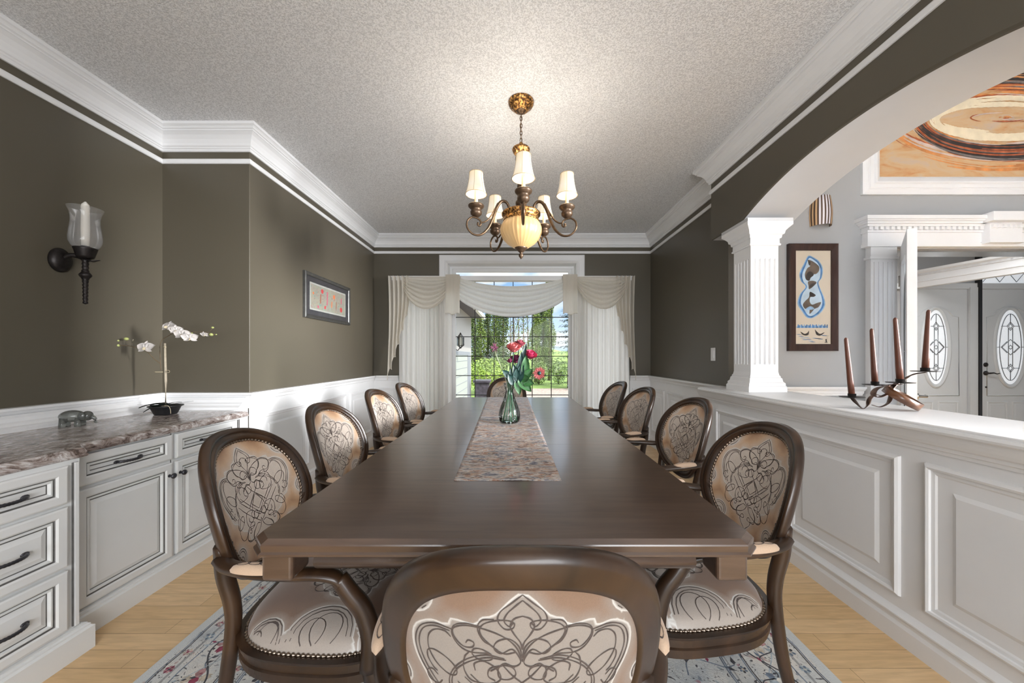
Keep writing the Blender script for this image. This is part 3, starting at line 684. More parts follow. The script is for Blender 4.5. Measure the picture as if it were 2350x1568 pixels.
for sx_r in (-1, 1):
    for ins, n, r in ((.085, 44, .020), (.205, 20, .052), (.325, 44, .018)):
        for j in range(n):
            y = -1.70 + 3.40 * (j + .5) / n; x = sx_r * (1.25 - ins) + rr_.uniform(-.01, .01)
            rosette(x, y, r * rr_.uniform(.8, 1.15), rr_.uniform(0, 6), *rr_.choice((('wine', 'rose', 'charcoal'), ('slate', 'mist', 'ivory'), ('charcoal', 'slate', 'sand'), ('rose', 'sand', 'wine'))))
            if r > .04: sprig(x, y + .05, .11, PI2 + rr_.uniform(-.5, .5)); sprig(x, y + .06, .10, PI2 + 2.6)
    for ins in (.045, .052, .125, .285, .292, .365, .372): yarn([(sx_r * (1.25 - ins) + .003 * math.sin(y * 30), y) for y in [-1.7 + 3.4 * k / 60 for k in range(61)]], .0022, 'charcoal' if ins in (.052, .285) else 'slate')
    yarn([(sx_r * (1.25 - .205) + .05 * math.sin(y * 18), y) for y in [-1.7 + 3.4 * k / 120 for k in range(121)]], .003, 'charcoal')
    yarn([(sx_r * (1.25 - .205) - .05 * math.sin(y * 18), y) for y in [-1.7 + 3.4 * k / 120 for k in range(121)]], .002, 'mist')
for j in range(150):
    x, y = rr_.uniform(-.84, .84), rr_.uniform(-1.65, 1.65); t = rr_.random()
    if t < .5: sprig(x, y, rr_.uniform(.1, .2), rr_.uniform(0, 6))
    else: rosette(x, y, rr_.uniform(.02, .06), rr_.uniform(0, 6), *rr_.choice((('wine', 'rose', 'charcoal'), ('slate', 'mist', 'ivory'), ('charcoal', 'slate', 'sand'), ('sand', 'rose', 'wine'))))
o = mb.build('area_rug'); o.location = (-.1, 2.2, .001); tag(o, 'faded grey oriental rug with blue and red flowers under the dining table', 'rug')

TX, TW, TY0, TY1 = -.025, .565, .768, 3.49
tb = empty('dining_table', (TX, (TY0 + TY1) / 2, .0115)); tag(tb, 'long dark brown extension dining table with clipped corners', 'table')
TH = .75; hl = (TY1 - TY0) / 2
def slab_ring(x, y, c, z): return [(-x + c, -y, z), (x - c, -y, z), (x, -y + c, z), (x, y - c, z), (x - c, y, z), (-x + c, y, z), (-x, y - c, z), (-x, -y + c, z)]
prof = [(-.020, TH - .036), (-.004, TH - .036), (0, TH - .033), (.0, TH - .029), (-.004, TH - .025), (-.003, TH - .012), (-.004, TH - .009), (-.009, TH - .004), (-.013, TH)]
splits = [-hl, 1.617 - (TY0 + TY1) / 2, 2.645 - (TY0 + TY1) / 2, hl]
def board(y0, y1, endlo, endhi, name):
    mb = MB(); rings = []
    for o_, z in prof:
        x = TW + o_; a = y0 - (o_ if endlo else 0); b_2 = y1 + (o_ if endhi else 0); c = .035
        ring = []
        ring += [(-x + c, a, z), (x - c, a, z), (x, a + c, z)] if endlo else [(-x, a, z), (x, a, z)]
        ring += [(x, b_2 - c, z), (x - c, b_2, z), (-x + c, b_2, z), (-x, b_2 - c, z)] if endhi else [(x, b_2, z), (-x, b_2, z)]
        if endlo: ring += [(-x, a + c, z)]
        rings.append(ring)
    mb.loft(rings, M['table'], True, True, False); return mb.build(name, tb)
board(splits[0], splits[1] - .0012, True, False, 'tabletop'); board(splits[2] + .0012, splits[3], False, True, 'tabletop')
board(splits[1], splits[2], False, False, 'table_leaf')
for name, a, b_ in (('apron', (-.43, -hl + .055), (.43, -hl + .055)), ('apron', (-.43, hl - .055), (.43, hl - .055)), ('apron', (-.505, -hl + .13), (-.505, hl - .13)), ('apron', (.505, -hl + .13), (.505, hl - .13))):
    mb = MB(); pr = [(-.012, TH - .036), (-.004, TH - .036)] + [(-.004 + .026 * math.sin(PI * k / 10) ** .8, TH - .038 - .054 * k / 10) for k in range(11)] + [(-.012, TH - .092)]
    if a[1] == b_[1] and a[1] > 0: a, b_ = b_, a
    if a[0] == b_[0] and a[0] < 0: a, b_ = b_, a
    sweep(mb, pr, [a, b_], M['table'], smooth=True); mb.build(name, tb)
for sx in (-1, 1):
    for sy in (-1, 1):
        mb = MB(); x = sx * .512; y = sy * (hl - .068); mb.box((x - .035, y - .035, TH - .108), (x + .035, y + .035, TH - .034), M['table']); mb.build('corner_block', tb, bevel=.008, seg=3)
for sy in (-.75, .75):
    mb = MB(); mb.lathe([(.07, .08), (.11, .10), (.13, .16), (.10, .22), (.075, .30), (.09, .42), (.12, .50), (.12, .56), (.16, .60), (.16, .65)], M['table'], 24, (0, sy, 0)); mb.box((-.34, sy - .05, .0), (.34, sy + .05, .09), M['table'])
    mb.box((-.30, sy - .06, .645), (.30, sy + .06, TH - .036), M['table']); mb.build('pedestal', tb, bevel=.01)

# ================================================================== CHAIRS
YBK = -.30; HW, CA, CB_, CBB, CN, CN2, RHO, CC = .703, .214, .218, .210, 2.33, 2.0, .287, .077
def pback(u, h, off=0): return (u, YBK - RHO * (h - HW) + CC * (u / CA) ** 2 + off, h)
def outline(ins=0, N=96):
    pts = []
    for k in range(720):
        t = 2 * PI * k / 720; s, c = math.sin(t), math.cos(t); nn = CN if s > 0 else CN2
        pts.append((CA * math.copysign(abs(c) ** (2 / nn), c), HW + (CB_ if s > 0 else CBB) * math.copysign(abs(s) ** (2 / nn), s)))
    P = np.array(pts); d = np.r_[0, np.cumsum(np.hypot(*np.diff(np.vstack([P, P[:1]]), axis=0).T))]
    q = np.linspace(0, d[-1], N, endpoint=False); PP = np.vstack([P, P[:1]])
    X = np.interp(q, d, PP[:, 0]); Y = np.interp(q, d, PP[:, 1])
    tx = np.roll(X, -1) - np.roll(X, 1); ty = np.roll(Y, -1) - np.roll(Y, 1); L = np.hypot(tx, ty)
    return [(X[i] - ty[i] / L[i] * ins * 1.0, Y[i] + tx[i] / L[i] * ins) for i in range(N)]
OUTL = outline()
def inset(ins): return outline(ins)
FW = .050
RINGS = [(0, -.006), (.0, .006), (.004, .013), (.010, .016), (.013, .012), (.016, .012), (.018, .017), (.023, .021), (.031, .020), (.035, .014), (.040, .011), (FW, .006), (FW + .002, -.006), (FW - .004, -.020), (.038, -.019), (.014, -.019), (.004, -.014)]
def q_raw(u, h, a=CA - FW, bt=CB_ - FW, bb=CBB - FW):
    b = bt if h > HW else bb; n = CN if h > HW else CN2
    return (abs(u) / a) ** n + (abs(h - HW) / b) ** n
# scroll motif, traced as half curves in (x, y) from the medallion's axis; y runs down, 1230 = its middle
TR = [
 [(0, 520), (60, 570), (130, 630), (148, 690), (110, 742), (62, 740), (48, 708), (80, 688), (150, 690), (230, 720), (262, 770), (230, 830), (170, 880), (110, 915), (40, 900)],
 [(0, 555), (40, 590), (90, 640), (110, 690), (80, 725), (55, 700)],
 [(0, 655), (50, 675), (74, 720), (50, 775), (12, 830), (0, 880)],
 [(170, 685), (245, 700), (275, 760), (240, 835), (190, 865)],
 [(0, 965), (34, 870), (110, 800), (230, 758), (350, 752), (430, 790), (425, 850), (370, 900), (312, 895), (300, 862), (335, 850), (352, 872)],
 [(0, 940), (20, 860), (80, 810), (150, 830), (175, 880), (130, 915), (60, 880), (10, 960), (40, 1000), (120, 1000), (200, 1050)],
 [(250, 745), (350, 738), (425, 770), (440, 835), (400, 900), (330, 932), (210, 925), (188, 962), (260, 980), (312, 945), (300, 905), (250, 900), (190, 930)],
 [(440, 800), (560, 793), (665, 850), (712, 960), (695, 1080), (630, 1200), (560, 1290)],
 [(455, 815), (560, 812), (645, 860), (685, 960), (668, 1070), (605, 1190), (520, 1300)],
 [(450, 855), (490, 826), (560, 838), (610, 900), (612, 1000), (560, 1090), (480, 1142), (428, 1130), (430, 1075), (490, 1020), (570, 992), (622, 1012), (626, 1070), (590, 1130), (562, 1150)],
 [(110, 950), (230, 937), (350, 990), (440, 1085), (480, 1190), (455, 1300), (370, 1390)],
 [(100, 960), (220, 955), (335, 1005), (425, 1090), (462, 1190), (440, 1290)],
 [(298, 1062), (300, 1010), (235, 985), (160, 1030), (135, 1100), (190, 1142), (320, 1145), (372, 1070), (365, 980), (330, 930)],
 [(45, 1010), (110, 985), (150, 1030), (140, 1095), (80, 1100), (40, 1060), (60, 1010), (120, 1000), (200, 1030), (215, 1090), (170, 1120)],
 [(0, 1120), (60, 1180), (120, 1230), (60, 1290), (0, 1340)],
 [(0, 1140), (-90, 1230), (-150, 1330)], [(120, 1000), (40, 1090), (-80, 1180), (-190, 1280)], [(370, 1130), (250, 1230), (110, 1340), (0, 1420)],
 [(330, 1100), (220, 1200), (80, 1320), (-60, 1430)], [(420, 1180), (300, 1290), (160, 1400), (20, 1500)],
 [(560, 1180), (600, 1150), (640, 1180), (620, 1240), (560, 1250), (530, 1210)],
]
LOW = [0, 3, 4, 6, 9, 12, 13]
def motif(sc, cx=0.0, cz=0.0):
    """list of polylines in surface units"""
    out = []
    for c in TR:
        for s in (1, -1): out.append([(cx + s * x * sc, cz - (y - 1230) * sc * 1.12) for x, y in spl(c, 5)])
    for i in LOW:
        for s in (1, -1): out.append([(cx + s * x * sc * .84, cz + (y - 1230) * sc * .98) for x, y in spl(TR[i], 5)])
    return out
CONT = spl([(0, 500), (75, 560), (170, 660), (250, 685), (290, 735), (440, 725), (470, 780), (580, 775), (700, 850), (735, 960), (715, 1090), (640, 1230), (600, 1330), (500, 1380), (440, 1500), (330, 1560), (280, 1700), (190, 1730), (100, 1850), (0, 1960)], 4)
def contour(sc, cx=0.0, cz=0.0):
    h = [(x * sc, -(y - 1230) * sc * (1.12 if y < 1230 else .98)) for x, y in CONT]
    return np.array([(cx + x, cz + z) for x, z in h] + [(cx - x, cz + z) for x, z in h[::-1][1:]])
def sdf(P, pts):
    """signed distance (positive inside) of points to polygon"""
    A = P; B = np.roll(P, -1, axis=0); out = []
    for x, y in pts:
        p = np.array([x, y]); AB = B - A; t = np.clip(((p - A) * AB).sum(1) / ((AB ** 2).sum(1) + 1e-12), 0, 1)
        d = np.hypot(*(A + t[:, None] * AB - p).T).min()
        ins = ((A[:, 1] > y) != (B[:, 1] > y)) & (x < (B[:, 0] - A[:, 0]) * (y - A[:, 1]) / (B[:, 1] - A[:, 1] + 1e-12) + A[:, 0])
        out.append(d if ins.sum() % 2 else -d)
    return np.array(out)
def ribbons(mb, lines, surf, inside, w=.00085, mat=None):
    for ln in lines:
        run = []
        segs = []
        for p in ln:
            if inside(*p): run.append(p)
            else:
                if len(run) > 1: segs.append(run)
                run = []
        if len(run) > 1: segs.append(run)
        for r in segs:
            vs = []; n = len(r)
            for i, (x, y) in enumerate(r):
                x0, y0 = r[max(0, i - 1)]; x1, y1 = r[min(n - 1, i + 1)]; L = math.hypot(x1 - x0, y1 - y0) or 1
                ww = w * (.75 + .5 * math.sin(i * .35) ** 2); nx, ny = -(y1 - y0) / L * ww, (x1 - x0) / L * ww
                vs += [surf(x + nx, y + ny), surf(x - nx, y - ny)]
            mb.add(vs, [(2 * i, 2 * i + 1, 2 * i + 3, 2 * i + 2) for i in range(n - 1)], mat or M['ink'], True)
def circle(cx, cz, r, a0=0, a1=2 * PI, n=20): return [(cx + r * math.cos(a0 + (a1 - a0) * k / n), cz + r * math.sin(a0 + (a1 - a0) * k / n)) for k in range(n + 1)]
SC = .145 / 712
ROS = [(s * .150, .846, .036) for s in (-1, 1)] + [(s * .185, .69, .028) for s in (-1, 1)] + [(s * .12, .585, .03) for s in (-1, 1)]
def back_fabric(off0, bulge, mat, name, parent, sign, fi=FW - .004):
    mb = MB(); rings = []; pts2 = []; NR = 26
    I = inset(fi); q_in = lambda u, h: q_raw(u, h, CA - fi, CB_ - fi, CBB - fi)
    for j in range(1, NR + 1):
        r = j / NR; ring = []
        for (x, h) in I:
            u, hh = x * r, HW + (h - HW) * r
            ring.append(pback(u, hh, off0 + sign * bulge * (1 - min(1, q_in(u, hh))))); pts2.append((u, hh))
        rings.append(ring)
    n = len(I); vs = [pback(0, HW, off0 + sign * bulge)] + [p for r in rings for p in r]; pts2 = [(0, HW)] + pts2
    fs = [(0, 1 + k, 1 + (k + 1) % n) for k in range(n)]
    for j in range(NR - 1):
        for k in range(n): fs.append((1 + j * n + k, 1 + (j + 1) * n + k, 1 + (j + 1) * n + (k + 1) % n, 1 + j * n + (k + 1) % n))
    mb.add(vs, fs, mat, True)
    d = sdf(contour(SC, 0, HW), pts2)
    for x, h, r in ROS: d = np.maximum(d, np.array([r - math.hypot(x - u, h - hh) for u, hh in pts2]))
    mb.att['mask'] = list(np.clip(.5 + d * 9, 0, 1))
    surf = lambda u, h: pback(u, h, off0 + sign * (bulge * (1 - min(1, q_in(u, h))) + .0009))
    ins = lambda u, h: q_in(u, h) < .97
    lines = motif(SC, 0, HW)
    for x, h, r in ROS:
        lines += [circle(x, h, r * .9), circle(x, h, r * .68), circle(x, h - r * .2, r * .4)]
    ribbons(mb, lines, surf, ins)
    return mb.build(name, parent)
# seat outline (superellipse, fuller to the front)
def sout(ins=0, N=80):
    out = []
    for k in range(400):
        t = 2 * PI * k / 400; s, c = math.sin(t), math.cos(t)
        y = .01 + (.238 - ins) * math.copysign(abs(s) ** .66, s); x = (.264 - ins) * math.copysign(abs(c) ** .62, c) * (1 + .10 * (y / .238))
        out.append((x, y))
    P = np.array(out + out[:1]); d = np.r_[0, np.cumsum(np.hypot(*np.diff(P, axis=0).T))]; q = np.linspace(0, d[-1], N, endpoint=False)
    return list(zip(np.interp(q, d, P[:, 0]).tolist(), np.interp(q, d, P[:, 1]).tolist()))
def q_seat(x, y, ins=.012):
    yy = (y - .01) / (.238 - ins); xx = x / ((.264 - ins) * (1 + .10 * (y / .238)))
    return min(1, abs(xx) ** 3.1 + abs(yy) ** 3.1)
def seat_z(x, y): return .418 + .056 * (1 - q_seat(x, y) ** 1.5) ** .55
def bead(mb, pts, r, m=5):
    """a closed string of touching round heads as one connected strip"""
    n = len(pts); P = []; R = []
    for i in range(n):
        a = Vector(pts[i]); b = Vector(pts[(i + 1) % n])
        for k in range(m): P.append(a.lerp(b, k / m)); R.append(r * (.25 + .75 * math.sin(PI * (k + .0) / m)) if k else r * .25)
    rings = []
    for i in range(len(P)):
        t = (P[(i + 1) % len(P)] - P[i - 1]).normalized(); sd = t.cross(Vector((.13, .2, 1))).normalized(); nn = sd.cross(t)
        rings.append([tuple(P[i] + (sd * math.cos(2 * PI * k / 6) + nn * math.sin(2 * PI * k / 6)) * R[i]) for k in range(6)])
    mb.loft(rings, M['nail'], True, False, True, loop=True)
def make_chair():
    root = empty('dining_armchair', (0, 0, 0)); wd = M['chairwood']
    mb = MB(); rings = []
    IN = {ins: inset(ins) for ins, _ in RINGS}
    for i in range(96): rings.append([pback(*IN[ins][i], off) for ins, off in RINGS])
    mb.loft(rings, wd, True, False, True, loop=True); mb.build('back_frame', root)
    cu = back_fabric(.010, .020, M['fab_front'], 'back_cushion', root, 1, .038)
    mb = MB(); I = inset(.0385)
    P = I + I[:1]; L = [0]
    for i in range(96): L.append(L[-1] + math.dist(P[i], P[i + 1]))
    n = 96; nn = []
    for k in range(n):
        t = L[-1] * k / n; i = max(j for j in range(97) if L[j] <= t + 1e-9); i = min(i, 95); f = (t - L[i]) / (L[i + 1] - L[i])
        nn.append((P[i][0] + (P[i + 1][0] - P[i][0]) * f, P[i][1] + (P[i + 1][1] - P[i][1]) * f))
    bead(mb, [pback(x, h, .0135) for x, h in nn], .0045)
    o = mb.build('nailhead_trim', cu)
    back_fabric(-.014, .004, M['fab_rear'], 'back_panel', root, -1)
    # seat rail
    mb = MB(); pr = [(o_, z_ - .028) for o_, z_ in [(.0, .385), (.0, .397), (-.004, .400), (-.004, .410), (.001, .413), (.001, .424), (-.004, .427), (-.004, .436), (-.010, .447), (.03, .447), (.03, .385)]]
    IN = {i_: sout(i_) for i_ in set(p[0] for p in pr)}
    mb.loft([[(*IN[i_][k], z) for i_, z in pr] for k in range(80)], wd, True, False, False, loop=True); mb.build('seat_frame', root)
    # seat cushion with motif
    mb = MB(); I = sout(.012); NR = 22; vs = [(0, .01, seat_z(0, .01))]; p2 = [(0, .01)]
    for j in range(1, NR + 1):
        r = (j / NR) ** .8
        for x, y in I:
            xx, yy = x * r, .01 + (y - .01) * r; vs.append((xx, yy, seat_z(xx, yy))); p2.append((xx, yy))
    n = len(I); fs = [(0, 1 + k, 1 + (k + 1) % n) for k in range(n)]
    for j in range(NR - 1):
        for k in range(n): fs.append((1 + j * n + k, 1 + (j + 1) * n + k, 1 + (j + 1) * n + (k + 1) % n, 1 + j * n + (k + 1) % n))
    mb.add(vs, fs, M['fab_seat'], True)
    s2 = .13 / 712; cy_ = .02; SR = [(s * .235, .03 + dy, r) for s in (-1, 1) for dy, r in ((0, .085), (.15, .05), (-.15, .06))]
    d = sdf(contour(s2, 0, cy_), p2)
    for x, h, r in SR: d = np.maximum(d, np.array([r - math.hypot((x - u), h - hh) for u, hh in p2]))
    mb.att['mask'] = list(np.clip(.5 + d * 9, 0, 1))
    lines = motif(s2, 0, cy_)
    for x, h, r in SR: lines += [circle(x, h, r * .93), circle(x, h, r * .80), circle(x - math.copysign(.02, x), h + .012, r * .45), circle(x - math.copysign(.015, x), h - .02, r * .35)]
    lines += [spl([(s * .03, .20), (s * .09, .17), (s * .15, .19), (s * .19, .235)], 5) for s in (-1, 1)]
    ribbons(mb, lines, lambda x, y: (x, y, seat_z(x, y) + .0009), lambda x, y: q_seat(x, y) < .93, .0011)
    cs = mb.build('seat_cushion', root)
    mb = MB(); I = sout(.011, 130)
    bead(mb, [(x, y, .4215) for x, y in I], .0048)
    o = mb.build('nailhead_trim', cs)
    # legs, arms
    for s in (-1, 1):
        mb = MB(); pth = spl([(s * .185, YBK - RHO * (-.06) + CC * .7 - .004, .66), (s * .176, -.235, .58), (s * .168, -.222, .50), (s * .166, -.222, .42), (s * .170, -.245, .25), (s * .178, -.285, .10), (s * .184, -.315, .010)], 5)
        mb.tube(pth, [.021 - .006 * (k / (len(pth) - 1)) ** 1.3 for k in range(len(pth))], wd, 8, (1, 1), (0, 1, 0)); mb.build('rear_leg', root, 0)
        mb = MB(); pth = spl([(s * .248, .165, .41), (s * .250, .178, .33), (s * .234, .182, .22), (s * .226, .190, .10), (s * .224, .200, .010)], 5)
        mb.tube(pth, [.028 - .013 * (k / (len(pth) - 1)) for k in range(len(pth))], wd, 8, (1, 1), (0, 1, 0)); mb.build('front_leg', root)
        mb = MB(); pth = spl([(s * .195, -.232, .628), (s * .222, -.19, .624), (s * .250, -.11, .626), (s * .264, -.02, .627), (s * .266, .05, .626), (s * .266, .085, .618), (s * .264, .100, .602)], 6)
        mb.tube(pth, [.020 + .003 * math.sin(PI * k / (len(pth) - 1)) for k in range(len(pth))], wd, 10, (1, .60)); arm = mb.build('armrest', root)
        mb = MB()
        def pad(a, b):
            t = -1 + 2 * a; y = -.105 + .065 * t; wv = max(0, 1 - abs(t) ** 2.2) ** .5; ph = PI * b
            xc = .250 + .012 * min(1, (a * 1.2)) ; return (s * xc + .018 * wv * math.cos(ph), y, .632 + .020 * wv * math.sin(ph))
        mb.grid(pad, 14, 8, M['fab_front'])
        mb.att['mask'] = [.40] * len(mb.v)
        for k in range(3): ribbons(mb, [circle(.28 + .22 * k, .5, .13, n=14)], lambda x, y: (lambda p: (p[0], p[1], p[2] + .001))(pad(x, y)), lambda x, y: 0 < x < 1 and 0 < y < 1, .012)
        mb.build('armrest_pad', arm)
        mb = MB(); pth = spl([(s * .264, .095, .614), (s * .262, .120, .575), (s * .258, .150, .53), (s * .258, .168, .465), (s * .258, .166, .39)], 6)
        mb.tube(pth, [.020 + .006 * (k / (len(pth) - 1)) for k in range(len(pth))], wd, 8, (1, 1), (0, 1, 0)); mb.build('arm_support', root)
    return root
proto = make_chair()
K = [  # back position x, y, yaw, side, label
 (.008, .486, 0, 'F', 'dining armchair nearest the camera, seen from behind at the near end of the table'),
 (-.834, 1.106, .05, 'L', 'scroll-fabric oval-back armchair nearest the camera on the left side of the table'),
 (-.905, 1.737, -.05, 'L', 'second oval-back armchair from the camera on the left side of the table'),
 (-.947, 2.478, -.08, 'L', 'third oval-back armchair from the camera on the left side of the table'),
 (-.946, 3.086, -.09, 'L', 'farthest oval-back armchair on the left side of the table, by the window wall'),
 (.832, 1.215, .03, 'R', 'oval-back armchair nearest the camera on the right side of the table, orange-tinted back'),
 (.957, 1.957, .12, 'R', 'second oval-back armchair from the camera on the right side of the table'),
 (.931, 2.651, .15, 'R', 'third oval-back armchair from the camera on the right side of the table'),
 (.922, 3.266, .12, 'R', 'farthest oval-back armchair on the right side of the table, by the window wall'),
 (-.10, 3.88, 0, 'B', 'armchair at the far end of the table, half hidden behind the vase of flowers')]
for i, (x, y, yaw, sd, lab) in enumerate(K):
    o = proto if i == 0 else copy_tree(proto)
    base = {'F': 0, 'L': -PI2, 'R': PI2, 'B': PI}[sd]; a = base + yaw
    fx, fy = -math.sin(a), math.cos(a)
    o.location = (x + fx * .30, y + fy * .30, .0115); o.rotation_euler = (0, 0, a)
    tag(o, lab, 'chair', 'carved armchairs round the dining table')
# ================================================================== THINGS ON THE TABLE
def runner_mat():
    m, n, l, b = nt('painted_runner'); setp(b, None, .55)
    t = noise(n, l, 5.5, 8, stretch=(1.0, 2.6, 1), dist=2.6, rough=.70)
    rp = ramp(n, l, t.outputs[0], [(.32, (.04, .04, .055)), (.40, (.20, .20, .25)), (.46, (.46, .43, .42)), (.51, (.62, .57, .51)), (.55, (.30, .11, .06)), (.60, (.50, .40, .30)), (.66, (.12, .15, .20)), (.74, (.45, .42, .42))])
    t2 = noise(n, l, 26, 5, stretch=(1, 2.2, 1), dist=1.6); r2 = ramp(n, l, t2.outputs[0], [(.36, (.30, .32, .38)), (.46, (.85, .85, .85)), (.6, (1.0, 1.0, 1.0)), (.7, (1.25, 1.2, 1.15))])
    mx = n.new('ShaderNodeMix'); mx.data_type = 'RGBA'; mx.blend_type = 'MULTIPLY'; mx.inputs[0].default_value = 1
    l.new(rp.outputs[0], mx.inputs[6]); l.new(r2.outputs[0], mx.inputs[7]); l.new(mx.outputs[2], b.inputs['Base Color']); bump(n, l, b, t.outputs[0], .6, .008); return m
M['runner'] = runner_mat()
mb = MB()
def rn(a, b):
    y = 1.143 + (3.47 - 1.143) * b; c = -.026 - .057 * b; hw = .172 + .022 * b
    return (c + (2 * a - 1) * hw, y, .7625 + .0012 * math.sin(y * 37) * math.sin(a * 9 + y * 5))
mb.grid(rn, 24, 160, M['runner']); o = mb.build('table_runner', solid=.002); tag(o, 'marbled grey, blue and rust table runner down the middle of the table', 'table runner')
TT = .7645
v = empty('glass_vase', (-.039, 2.13, TT)); tag(v, 'clear waisted glass vase of stems standing on the table runner', 'vase')
vp = [(.000, .002), (.050, .0), (.058, .006), (.064, .02), (.066, .04), (.063, .065), (.052, .10), (.038, .135), (.028, .165), (.0245, .185), (.026, .20), (.032, .222), (.038, .236)]
mb = MB(); mb.lathe(vp, M['glass'], 32, caps=False); mb.lathe([(max(0, r - .003), z + .004) for r, z in vp[:-1]] + [(.0365, .236)], M['glass'], 32, caps=False); mb.build('vessel', v)
mb = MB(); mb.lathe([(0, .006), (.052, .006), (.058, .02), (.060, .032), (0, .032)], glass_mat('water', (.90, .97, .95), 1.5, 1.33), 24); mb.build('water', v)
M['stem'] = plain('green_stem', (.03, .11, .05), .5, var=.3, vs=30)
M['leaf'] = plain('rose_leaf_green', (.02, .09, .02), .45, var=.35, vs=25)
M['leafd'] = plain('blue_green_leaf', (.005, .036, .03), .45, var=.3, vs=25)
def petalmat(name, c): return plain(name, c, .6, var=.2, vs=40)
M['rose1'] = petalmat('coral_petals', (.55, .13, .13)); M['rose2'] = petalmat('magenta_petals', (.45, .035, .10)); M['rose3'] = petalmat('plum_petals', (.14, .02, .06)); M['rose4'] = petalmat('mauve_petals', (.42, .16, .26))
def leafshape(mb, base, direc, L, wd, mat, up=(0, -1, .2), curl=.15):
    d = Vector(direc).normalized(); u = Vector(up); sd = d.cross(u).normalized(); nn = sd.cross(d)
    def fn(a, b):
        t = a; wv = wd * math.sin(PI * t ** .75) ** .8; s = 2 * b - 1
        return Vector(base) + d * (L * t) + sd * (s * wv / 2) + nn * (-curl * L * t * t + .12 * wd * s * s)
    mb.grid(fn, 8, 4, mat)
def rose(name, c, r, mat, label, stem_to, tilt=(0, -.5, 1), kind='rose'):
    r = r * {'rose': 1.3, 'daisy': 1.0}.get(kind, .95)
    fo = empty(name, c); tag(fo, label, 'flower', 'cut flowers in the glass vase')
    ax = Vector(tilt).normalized(); rot = ax.to_track_quat('Z', 'Y').to_matrix().to_4x4()
    mb = MB()
    if kind == 'rose':
        mb.sphere((0, 0, 0), r * .45, mat, 8, 6, (1, 1, 1.1))
        for k in range(19):
            lay = 0 if k < 4 else (1 if k < 10 else 2); a = k * 2.4; rr = r * (.42, .66, .92)[lay]; hgt = r * (1.0, .85, .55)[lay]
            def fn(u, w_, a=a, rr=rr, hgt=hgt, lay=lay):
                th = a + (u - .5) * 1.5; prf = rr * (.35 + .65 * w_ ** .6) * (1 + (.18 * w_ ** 3 if lay == 2 else 0)); edge_ = 1 - .25 * (2 * u - 1) ** 2
                return rot @ Vector((prf * math.cos(th), prf * math.sin(th), -r * .5 + (hgt + r * .4) * w_ * edge_))
            mb.grid(fn, 4, 4, mat)
    elif kind == 'daisy':
        for k in range(22):
            a = 2 * PI * k / 22
            leafshape(mb, (0, 0, 0), rot @ Vector((math.cos(a), math.sin(a), .15 + .1 * (k % 2))), r * (1 + .1 * (k % 3)), r * .34, mat, rot @ Vector((0, 0, 1)), .1)
        mb.sphere((0, 0, 0), r * .36, M['leafd'], 10, 6, (1, 1, 1))
    else:
        for k in range(60):
            a = random.uniform(0, 2 * PI); el = random.uniform(-.9, 1.4)
            leafshape(mb, (0, 0, 0), (math.cos(a) * math.cos(el), math.sin(a) * math.cos(el), math.sin(el) * 1.3), r * random.uniform(.7, 1.05), r * .14, mat, (.3, .4, .2), .1)
    mb.build('bloom', fo)
    if stem_to:
        t = Vector(stem_to) - Vector(c); midp = Vector((VX + (c[0] - VX) * .12, VY + (c[1] - VY) * .12, TT + .20)) - Vector(c)
        mb = MB(); mb.tube(spl([(0, 0, -r * .4), tuple(midp), tuple(t)], 8), .0024 if kind != 'fluff' else .0016, M['stem'] if kind != 'fluff' else petalmat('pale_stalk', (.5, .5, .38)), 6); mb.build('stem', fo)
    return fo
VX, VY = -.039, 2.13; zb = TT + .008
def pxz(px, py, y): return ((px - 1184) * y / 820, y, 1.16 + (818 - py) * y / 820)
rose('rose', pxz(1179, 800, 2.10), .030, M['rose1'], 'coral pink rose at the middle top of the bouquet', (VX - .02, VY, zb))
rose('rose', pxz(1217, 816, 2.12), .028, M['rose2'], 'magenta red rose on the right of the bouquet', (VX + .03, VY + .02, zb), (.3, -.6, 1))
rose('rose', pxz(1184, 826, 2.15), .026, M['rose3'], 'dark plum rose just under the coral one', (VX - .04, VY - .01, zb), (0, -.4, 1))
rose('rose', pxz(1193, 790, 2.19), .024, petalmat('wine_petals', (.28, .05, .07)), 'small wine red bloom behind the coral rose', (VX, VY + .03, zb), (.1, -.2, 1))
rose('rosebud', pxz(1171, 829, 2.12), .015, M['rose3'], 'slim purple bud left of the plum rose', (VX + .01, VY - .03, zb), (-.2, 0, 1))
rose('daisy', pxz(1238, 857, 2.10), .036, M['rose1'], 'red daisy with green centre leaning out right from the vase', (VX + .045, VY, zb), (-.35, -1, .25), 'daisy')
rose('allium', pxz(1135, 799, 2.13), .034, M['rose4'], 'fluffy mauve flower head on a thin pale stalk, left of the bouquet', (VX - .045, VY, zb), (0, 0, 1), 'fluff')
fo = empty('foliage_sprig', (VX, VY, zb)); tag(fo, 'glossy green leaves filling the neck of the glass vase', 'leaves')
